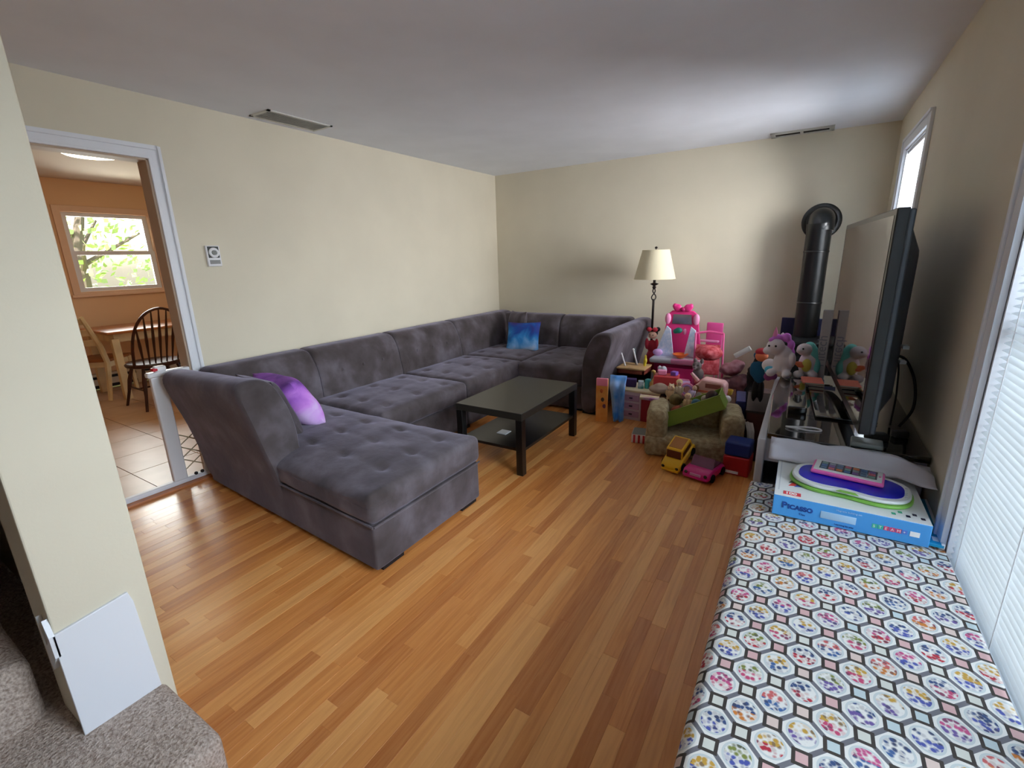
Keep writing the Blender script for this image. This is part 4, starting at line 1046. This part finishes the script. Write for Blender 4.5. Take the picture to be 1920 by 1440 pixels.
# play wood box on cabinet with sticks
t = thing('toy_crate', 'tan wooden crate of drumsticks and small toys behind the red cabinet', 'crate', (2.14, -.92, 0))
MTN = mat('tan_wood', (196, 160, 112), .6, var=.1); MBR = mat('brown_red_wood', (120, 56, 42), .6, var=.2)
g = G().box((-.13, -.12, 0), (.13, -.105, .40)).box((-.13, .105, 0), (.13, .12, .40)).box((-.13, -.12, 0), (-.115, .12, .40)).box((.115, -.12, 0), (.13, .12, .40)).box((-.13, -.12, 0), (.13, .12, .36)); g.build('box', MBR, t, smooth=False)
G().box((-.135, -.125, .40), (.135, .125, .415)).build('rim', MTN, t, smooth=False, bevel=.003)
for k, (x, y, dx, c) in enumerate(((-.07, -.05, -.06, (216, 216, 220)), (.02, .03, -.05, (216, 216, 220)), (.0, .06, -.03, (60, 90, 90)))):
    o = G().tube([(x, y, .41), (x+dx, y+.02, .55)], .008, 7).ell((x+dx, y+.02, .555), .012, 8, 6).build('drumstick', mat('stick%d' % k, c, .4), None)
    o.location = (2.14, -.92, .006); tag(o, ('white drumstick leaning left out of the tan crate', 'white drumstick standing at the middle of the tan crate', 'dark green stick at the back of the tan crate')[k], 'stick')
o = blob('toy_banana', [((0, 0, .02), (.016, .014, .03)), ((.004, 0, .055), (.018, .014, .03)), ((.004, 0, .09), (.012, .012, .024))], mat('yellow_plastic', (230, 206, 60), .4), None)
o.location = (2.235, -.90, .415); tag(o, 'yellow toy banana standing up on the tan crate', 'toy')
# orange board book and blue cloth
t = thing('board_book', 'tall orange and pink picture board standing against the sofa end', 'book', (2.035, -1.46, 0), R(10))
part('cover', mat('book_orange', (222, 136, 56), .5, c2=(236, 170, 90), vs=9), t, (-.06, -.012, 0), (.045, .012, .40), bevel=.003)
part('pink_top', mat('book_pink', (240, 140, 170), .5), t, (-.058, -.0135, .335), (.043, .0135, .402), bevel=.003)
for k, (x, z, c) in enumerate(((-.01, .29, (180, 84, 30)), (.0, .21, (80, 60, 50)), (.015, .15, (110, 60, 90)))): blob('printed_figure', [((x, -.013, z), (.02, .002, .026))], mat('fig%d' % k, c, .6), t, .004)
def cloth(name, label, m, p0, W_, H_, loc, rz, sway=.03):
    n, q = 16, 22; vs = []; fs = []
    for j in range(q+1):
        v = j/q
        for i in range(n+1):
            u = i/n; w = W_*(1-.45*v)
            x = (u-.5)*w+.02*v; z = -H_*v if v > .15 else -H_*.15*(v/.15)
            y = (.08*(1-v/.2) if v < .2 else 0)+sway*math.sin(u*11+v*3)*(.3+v)*.6+.012*noise.noise(Vector((u*4, v*4, 3)))
            vs.append((x, y, z))
    for j in range(q):
        for i in range(n): fs.append((j*(n+1)+i, j*(n+1)+i+1, (j+1)*(n+1)+i+1, (j+1)*(n+1)+i))
    o = G().add(vs, fs).build(name, m, None, fix=False); o.modifiers.new('s', 'SOLIDIFY').thickness = .003
    tag(place(o, loc, (0, 0, rz)), label, 'cloth'); return o
cloth('blue_cape', 'shiny blue cloth hanging between the orange board and the red cabinet', mat('blue_satin', (60, 140, 220), .35, c2=(150, 190, 240), vs=7), None, .15, .40, (2.15, -1.43, .415), R(10))
# items on cabinet and chest
def sbox(name, label, c, size, loc, rot, m, cat='toy', bevel=.006):
    a = Vector(size)/2; return simple(name, label, cat, m, lambda g: g.box((-a.x, -a.y, 0), (a.x, a.y, size[2])), loc, rot, bevel)
blue_p = mat('deep_purple_plastic', (60, 40, 96), .4)
sbox('toy_radio', 'dark purple toy radio on the cabinet beside the blue cloth', None, (.09, .06, .075), (2.205, -1.2, .2855), (0, 0, .2), blue_p)
sbox('toy_block', 'white toy block with teal side on the cabinet top', None, (.05, .05, .07), (2.30, -1.22, .2855), (0, 0, .3), mat('white_blue', (200, 216, 226), .4, c2=(50, 150, 160), vs=20))
sbox('toy_block', 'teal toy block right of the white one on the cabinet', None, (.04, .05, .085), (2.355, -1.20, .2855), (0, 0, -.2), mat('teal_block', (60, 160, 160), .4))
o = blob('toy_giraffe', [((0, 0, .05), (.02, .02, .05)), ((.008, 0, .12), (.012, .012, .05)), ((.0, -.01, .165), (.022, .014, .014)), ((-.02, 0, .04), (.014, .014, .03))], mat('giraffe_yellow', (232, 208, 130), .6, c2=(190, 140, 70), vs=40), None)
o.location = (2.405, -1.21, .286); tag(o, 'pale yellow toy giraffe standing on the cabinet', 'toy')
o = blob('teddy_bear', [((0, 0, .05), (.035, .03, .05)), ((0, 0, .12), (.028, .026, .026)), ((-.022, 0, .143), (.01, .008, .01)), ((.022, 0, .143), (.01, .008, .01))], C('dark_brown_fur', (66, 28, 18)), None)
o.location = (2.445, -1.15, .286); tag(o, 'dark brown little bear on the right end of the cabinet', 'plush toy')
sbox('toy_bin', 'red plastic toy bin under the pink vanity drawer', None, (.20, .14, .13), (2.54, -1.30, .3205), (0, 0, .15), mat('coral_red', (196, 60, 66), .45), 'bin')
sbox('toy_block', 'pale pink cup-like block left of the red bin', None, (.05, .05, .09), (2.415, -1.02, .30), (0, 0, .3), mat('pale_pink', (222, 184, 196), .5))
o = blob('knit_hat', [((0, 0, .03), (.095, .08, .035)), ((0, 0, .06), (.05, .045, .022))], C('taupe_knit', (160, 138, 124)), None, .01)
o.location = (2.53, -1.46, .335); tag(o, 'taupe cloth hat lying in front of the red bin', 'hat')
t = thing('ring_toy', 'lilac and white ring toy beside the cloth hat', 'toy', (2.74, -1.44, .325), rot=(R(70), 0, R(20)))
for r_, m_ in ((.05, MPK), (.036, mat('lilac_ring', (200, 160, 226), .4))):
    g = G(); g.tube([(r_*math.cos(2*PI*k/24), r_*math.sin(2*PI*k/24)+.055, 0) for k in range(25)], .009, 8, False); g.build('ring', m_, t)
def small_doll(lab, loc, rz, hair, dress, tilt=0):
    t = thing('doll', lab, 'doll', loc, rot=(tilt, 0, rz))
    blob('body', [((0, 0, .05), (.025, .02, .04)), ((-.025, -.01, .06), (.009, .01, .03)), ((.025, -.01, .06), (.009, .01, .03)), ((-.012, 0, .01), (.01, .012, .025)), ((.012, 0, .01), (.01, .012, .025))], dress, t, .004)
    blob('head', [((0, 0, .11), (.022, .02, .022))], C('doll_skin', (226, 184, 160), .6), t, .004)
    blob('hair', [((0, .008, .118), (.026, .022, .024)), ((0, .02, .09), (.02, .012, .03))], hair, t, .004)
    eye(t, -.008, -.02, .112, .003); eye(t, .008, -.02, .112, .003)
BL = C('blond_hair', (232, 206, 150))
small_doll('blond doll in cream clothes left of the ring toy', (2.69, -1.50, .335), .3, BL, C('cream_cloth', (222, 204, 178)))
small_doll('brown-haired doll lying in the toy pile above the green bin', (2.78, -1.56, .33), -.5, C('brown_hair', (120, 72, 40)), C('lilac_cloth', (190, 170, 200)), R(-35))
small_doll('blond doll in a tan dress in front of the cloth hat', (2.63, -1.57, .32), .1, BL, C('tan_cloth', (176, 140, 100)), R(-50))
o = sbox('board_book', 'cream and purple book lying on the cabinet front corner', None, (.15, .09, .02), (2.50, -1.66, .33), (0, R(4), .25), mat('cream_cover', (226, 210, 160), .5, c2=(150, 90, 150), vs=8), 'book', .003)
# pink camper
t = thing('toy_camper', 'pale pink toy camper van on top of the pile', 'toy', (2.915, -1.42, .325), R(-6))
MCP = mat('camper_pink', (240, 186, 186), .35)
g = G(); g.prism([(-.11, .03), (.10, .03), (.115, .06), (.115, .13), (.09, .155), (-.06, .165), (-.095, .12), (-.12, .10)], 'y', -.06, .06); g.build('body', MCP, t, bevel=.012)
part('window', mat('camper_window', (150, 80, 80), .3), t, (-.03, -.063, .10), (.085, -.059, .135), bevel=.003)
part('stripe', mat('camper_stripe', (232, 120, 100), .35), t, (-.11, -.063, .062), (.11, -.058, .078))
part('yellow_panel', mat('camper_yellow', (236, 222, 150), .35), t, (-.09, -.064, .035), (.02, -.059, .055))
for s in (-.07, .075):
    for yy in (-.06, .06):
        g = G(); g.m = Matrix.Translation((s, yy, .028)) @ Matrix.Rotation(R(90), 4, 'X'); g.lathe([(.012, -.01), (.028, -.01), (.028, .01), (.012, .01)], n=18); g.build('wheel', PW, t)
g = G().tube([(-.10, 0, .13), (-.16, .0, .19)], [.016, .012], 8); g.build('slide_arm', MCP, t)
sbox('toy_tray', 'dark brown open tray under the pink camper', None, (.30, .07, .095), (2.92, -1.53, .225), (0, 0, R(-4)), mat('dark_brown_tray', (54, 22, 14), .6), 'tray')
o = simple('toy_ball', 'white toy ball at the right end of the camper', 'ball', PW, lambda g: g.ell((0, 0, 0), .028), (3.045, -1.47, .352))
# beige child's armchair
t = thing('kids_armchair', "child's beige nubby upholstered armchair full of toys", 'armchair', (2.86, -1.74, 0), R(11))
MNB = mat('nubby_beige', (176, 160, 126), .95, c2=(142, 124, 92), vs=34, bump=1, bs=34)
nb = lambda p: p+Vector((1, 1, 1))*.006*noise.noise(p*22)
for s in (-1, 1):
    G().rbox((s*.255-.075, -.20, .02), (s*.255+.075, .20, .345), .05, 4, fn=nb, seg=14).build('armrest', MNB, t)
G().rbox((-.20, -.215, .02), (.20, .15, .165), .035, 4, fn=nb, seg=16).build('seat', MNB, t)
G().rbox((-.20, .08, .15), (.20, .20, .33), .05, 4, fn=nb, seg=10).build('backrest', MNB, t)
G().rbox((-.335, -.225, .0), (.335, -.05, .15), .04, 4, fn=nb, seg=18).build('front_roll', MNB, t)
# green bin tilted across the arms
t = thing('storage_bin', 'olive green open bin tipped across the beige armchair', 'bin', (2.70, -1.835, .185), rot=(0, R(-27), R(3)))
MGB = mat('olive_green_plastic', (122, 146, 54), .5)
g = G(); L_, D_, H_, w_ = .425, .20, .11, .006
g.box((0, 0, 0), (L_, w_, H_)).box((0, D_-w_, 0), (L_, D_, H_)).box((0, 0, 0), (w_, D_, H_)).box((L_-w_, 0, 0), (L_, D_, H_)).box((0, 0, 0), (L_, D_, w_)); g.build('shell', MGB, t, smooth=False, bevel=.002)
g = G().box((-.006, -.006, H_-.008), (L_+.006, 0, H_)).box((-.006, D_, H_-.008), (L_+.006, D_+.006, H_)).box((-.006, 0, H_-.008), (0, D_, H_)).box((L_, 0, H_-.008), (L_+.006, D_, H_)); g.build('rim', MGB, t, smooth=False)
for k, (c, lab) in enumerate((((150, 60, 24), 'rust orange soft ball at the low end of the green bin'), ((120, 100, 50), 'olive ball at the low end above the green bin'), ((60, 110, 130), 'blue and dark ball at the middle of the green bin'), ((190, 176, 160), 'cream ball beside the blue one in the green bin'), ((70, 26, 18), 'dark maroon ball at the high end of the green bin'))):
    p = [(2.74, -1.73, .275), (2.70, -1.64, .345), (2.87, -1.75, .37), (2.92, -1.70, .40), (2.97, -1.72, .43)][k]; r_ = (.055, .05, .036, .028, .045)[k]
    simple('toy_ball', lab, 'ball', mat('ball%d' % k, c, .6, c2=tuple(max(0, q-40) for q in c), vs=18), lambda g: g.ell((0, 0, 0), r_), p)
small_doll('blond doll half buried in the green bin', (2.80, -1.70, .29), .2, BL, C('tan_cloth', (176, 140, 100)), R(-30))
# striped tray box
t = thing('striped_box', 'red and white striped box with grey lid left of the beige armchair', 'box', (2.50, -1.72, 0), R(10))
part('box', mat('box_white', (226, 216, 214), .5), t, (-.10, -.08, 0), (.09, .08, .07), bevel=.002)
for k in range(5):
    prt('red_stripe', mat('stripe_red', (186, 40, 50), .5), t, (-.085+k*.036, -.082, .001), (-.069+k*.036, -.0795, .066))
    prt('red_stripe', mat('stripe_red', (0, 0, 0)), t, (-.102, -.07+k*.032, .001), (-.0995, -.056+k*.032, .066))
prt('lid', mat('lid_grey', (130, 134, 128), .5), t, (-.095, -.075, .07), (.085, .075, .074))
# toy cars
def car(name, lab, loc, rz, m, m2, L=.25, Wd=.125, Hh=.10, conv=False, tilt=0):
    t = thing(name, lab, 'toy car', loc, rot=(tilt, 0, rz)); h = Wd/2
    g = G(); g.prism([(-L/2, .02), (L/2, .02), (L/2, .05), (L/2-.02, .062), (-L/2+.07, .072), (-L/2+.02, .065), (-L/2, .045)], 'x', -h, h); g.build('body', m, t, bevel=.010)
    if not conv:
        g = G(); g.prism([(-L/2+.075, .068), (-L/2+.10, Hh+.02), (L/2-.035, Hh+.02), (L/2-.02, .06)], 'x', -h*.86, h*.86); g.build('cabin', m, t, bevel=.008)
        w = G(); w.prism([(-L/2+.070, .076), (-L/2+.092, Hh+.012), (-L/2+.096, Hh+.012), (-L/2+.08, .076)], 'x', -h*.74, h*.74); w.build('windscreen', m2, t)
        G().box((-h*.66, -L/2+.115, Hh+.019), (h*.66, L/2-.05, Hh+.0225)).build('roof_opening', mat('taxi_roof', (160, 96, 14), .5), t)
        for s in (-1, 1): G().box((s*h*.87-.001, -L/2+.10, .078), (s*h*.87+.001, L/2-.05, Hh)).build('side_window', m2, t)
    else:
        w = G(); w.prism([(-L/2+.085, .070), (-L/2+.125, Hh+.02), (-L/2+.13, Hh+.02), (-L/2+.095, .070)], 'x', -h*.82, h*.82); w.build('windscreen', mat('clear_mauve', (150, 96, 128), .15, trans=.4), t)
        G().box((-h*.75, -L/2+.10, .068), (h*.75, L/2-.03, .075)).build('interior', mat('car_interior', (90, 30, 60), .7), t)
        for s in (-1, 1): G().rbox((s*.03-.022, .0, .07), (s*.03+.022, .04, .115), .008, 3).build('seat', mat('car_seat', (140, 60, 40), .6), t)
        part('number_plate', mat('plate_pale', (214, 150, 190), .4), t, (-.035, -L/2-.006, .038), (.035, -L/2+.004, .052))
    for s in (-1, 1):
        G().ell((s*h*.72, -L/2+.004, .048), (.012, .007, .012), 10, 7).build('headlight', mat('headlight', (60, 50, 30) if not conv else (220, 180, 205), .2), t)
        for yy in (-L/2+.055, L/2-.055):
            g = G(); g.m = Matrix.Translation((s*(h-.004), yy, .028)) @ Matrix.Rotation(R(90), 4, 'Y'); g.lathe([(.01, -.012), (.028, -.012), (.028, .012), (.01, .012)], n=20); g.build('wheel', PK, t)
    part('bumper', m, t, (-h*.9, -L/2-.008, .018), (h*.9, -L/2+.01, .034), bevel=.004)
car('toy_bus', 'yellow toy taxi leaning up against the beige armchair', (2.845, -2.10, .055), R(-12), mat('taxi_yellow', (232, 178, 20), .35), mat('taxi_window', (90, 36, 10), .3), .27, .135, .11, tilt=R(24))
bpy.data.objects['toy_bus'].name = 'toy_taxi'
car('toy_convertible', 'magenta toy convertible on the floor beside the yellow taxi', (3.02, -2.14, .0), R(-14), mat('car_magenta', (206, 20, 120), .3), MK, .27, .18, .11, True)
# bins right of the armchair
t = thing('block_bag', 'blue topped red toy block bin right of the magenta convertible', 'bin', (3.205, -1.98, 0), R(-4))
part('red_body', mat('bin_red', (170, 10, 24), .5), t, (-.08, -.08, 0), (.08, .08, .13), bevel=.008)
part('blue_top', mat('bin_blue', (14, 44, 120), .5), t, (-.078, -.07, .13), (.078, .08, .225), bevel=.01)
prt('white_label', MWI, t, (-.07, -.083, .012), (.02, -.0795, .03))
t = thing('storage_cabinet', 'dark brown storage box standing left of the tv stand', 'box', (3.265, -1.50, 0), R(4))
MDB = mat('dark_maroon_wood', (60, 18, 14), .55, var=.2)
part('body', MDB, t, (-.075, -.26, 0), (.075, .24, .36), bevel=.004)
prt('lid', mat('dark_lid', (30, 14, 12), .5), t, (-.08, -.265, .36), (.08, .245, .375))
o = sbox('toy_case', 'navy blue case between the beige armchair and the dark box', None, (.07, .30, .36), (3.13, -1.36, 0), (0, 0, R(6)), mat('navy_case', (24, 30, 90), .5), 'case')
cloth('white_scarf', 'white cloth strip hanging down beside the red and blue bin', mat('white_cotton', (200, 196, 190), .8), None, .05, .26, (3.245, -1.82, .30), R(15), .012)
# bags heap at the back
def bag(lab, ells, m, loc, name='plastic_bag', vox=.012):
    o = blob(name, ells, m, None, vox); tx_ = bpy.data.textures.new('crumple', 'CLOUDS'); tx_.noise_scale = .05
    d_ = o.modifiers.new('d', 'DISPLACE'); d_.texture = tx_; d_.strength = .035; o.location = loc; tag(o, lab, 'bag'); return o
bag('crumpled maroon and pink bag behind the camper', [((0, 0, .16), (.13, .12, .16)), ((.05, 0, .32), (.10, .09, .10)), ((-.07, 0, .28), (.09, .08, .10))], mat('maroon_print_bag', (84, 34, 46), .5, c2=(150, 100, 110), vs=9), (3.02, -.86, 0))
bag('black bag leaning right of the maroon bag', [((0, 0, .20), (.07, .10, .20)), ((.01, 0, .42), (.065, .08, .13)), ((.03, 0, .52), (.05, .05, .07))], PK, (3.17, -.90, 0))
bag('dusty pink bag on top of the maroon bag', [((0, 0, .05), (.09, .07, .06)), ((.05, .02, .09), (.06, .05, .05))], mat('dusty_pink_bag', (176, 124, 134), .6, c2=(130, 60, 76), vs=14), (2.98, -.86, .40))
bag('black bag on the floor behind the green bin', [((0, 0, .12), (.09, .12, .13)), ((0, 0, .26), (.07, .08, .10))], PK, (3.19, -1.16, 0))
o = simple('paper_roll', 'white paper roll lying across the bags', 'roll', mat('roll_white', (206, 208, 206), .6), lambda g: g.tube([(-.07, 0, 0), (.07, 0, 0)], .022, 16), (3.055, -.80, .60), (0, R(-35), 0))
o = blob('blue_bundle', [((0, 0, .03), (.05, .04, .04)), ((.03, 0, .05), (.03, .03, .03))], C('steel_blue_cloth', (26, 88, 130)), None, .008)
o.location = (3.20, -.92, .575); tag(o, 'steel blue cloth bundle on the black bag', 'cloth')

# more small toys in the pile
sbox('toy_purse', 'small bright pink purse lying on the red bin', None, (.07, .05, .04), (2.50, -1.30, .4515), (0, 0, .3), MPK)
sbox('toy_block', 'violet block lying beside the pink purse on the red bin', None, (.05, .05, .035), (2.60, -1.29, .4515), (0, 0, -.3), mat('violet_block', (130, 90, 190), .4))
sbox('toy_tray', 'pale lilac tray sticking out under the vanity drawer handle', None, (.24, .10, .02), (2.56, -1.05, .3205), (0, 0, .05), mat('lilac_tray', (206, 170, 216), .4), 'tray')
sbox('toy_phone', 'pink toy phone standing right of the ring toy', None, (.04, .02, .08), (2.815, -1.47, .322), (R(-12), 0, .2), MK)
o = blob('plush_cat', [((0, 0, .035), (.035, .04, .035)), ((0, -.03, .075), (.026, .024, .024)), ((-.016, -.028, .10), (.008, .006, .01)), ((.016, -.028, .10), (.008, .006, .01))], C('cream_fur', (226, 206, 176)), None)
o.location = (2.62, -1.43, .321); tag(o, 'small cream plush cat between the cloth hat and the ring toy', 'plush toy')
o = blob('plush_puppy', [((0, 0, .035), (.04, .035, .035)), ((-.03, -.01, .07), (.025, .024, .024)), ((-.03, -.035, .062), (.012, .012, .01))], C('brown_fur', (134, 92, 58)), None)
o.location = (2.66, -1.32, .321); tag(o, 'small brown plush puppy behind the cream cat', 'plush toy')
o = blob('white_bundle', [((0, 0, .05), (.05, .045, .05)), ((.02, .0, .10), (.03, .03, .04)), ((-.02, .01, .11), (.02, .02, .03))], C('white_cloth', (210, 210, 222)), None, .008)
o.location = (2.40, -.92, .30); tag(o, 'crumpled white cloth bundle between the tan crate and the pink vanity', 'cloth')
o = part('toy_step', mat('navy_step', (30, 26, 40), .6), None, (-.07, -.10, 0), (.07, .10, .30), bevel=.006)
tag(place(o, (2.40, -.86, 0)), 'dark toy step box under the white cloth bundle', 'box')
sbox('picture_card', 'yellow card lying on the brown tray edge under the camper', None, (.08, .05, .004), (2.80, -1.57, .327), (R(-8), 0, .2), mat('card_yellow', (236, 216, 90), .5), 'card', .001)
for k, (x, y, c, w) in enumerate(((3.00, -1.30, (236, 110, 160), 'pink'), (2.96, -1.24, (90, 60, 150), 'purple'), (3.03, -1.22, (236, 200, 90), 'yellow'))):
    o = G().lathe([(.018, 0), (.026, .04), (.024, .04), (.016, .004)], n=18).build('toy_cup', mat('cup_'+w, c, .4), None); o.location = (x, y, .3205)
    tag(o, w+' toy cup on the chest behind the camper', 'cup', 'toy cups on the chest')
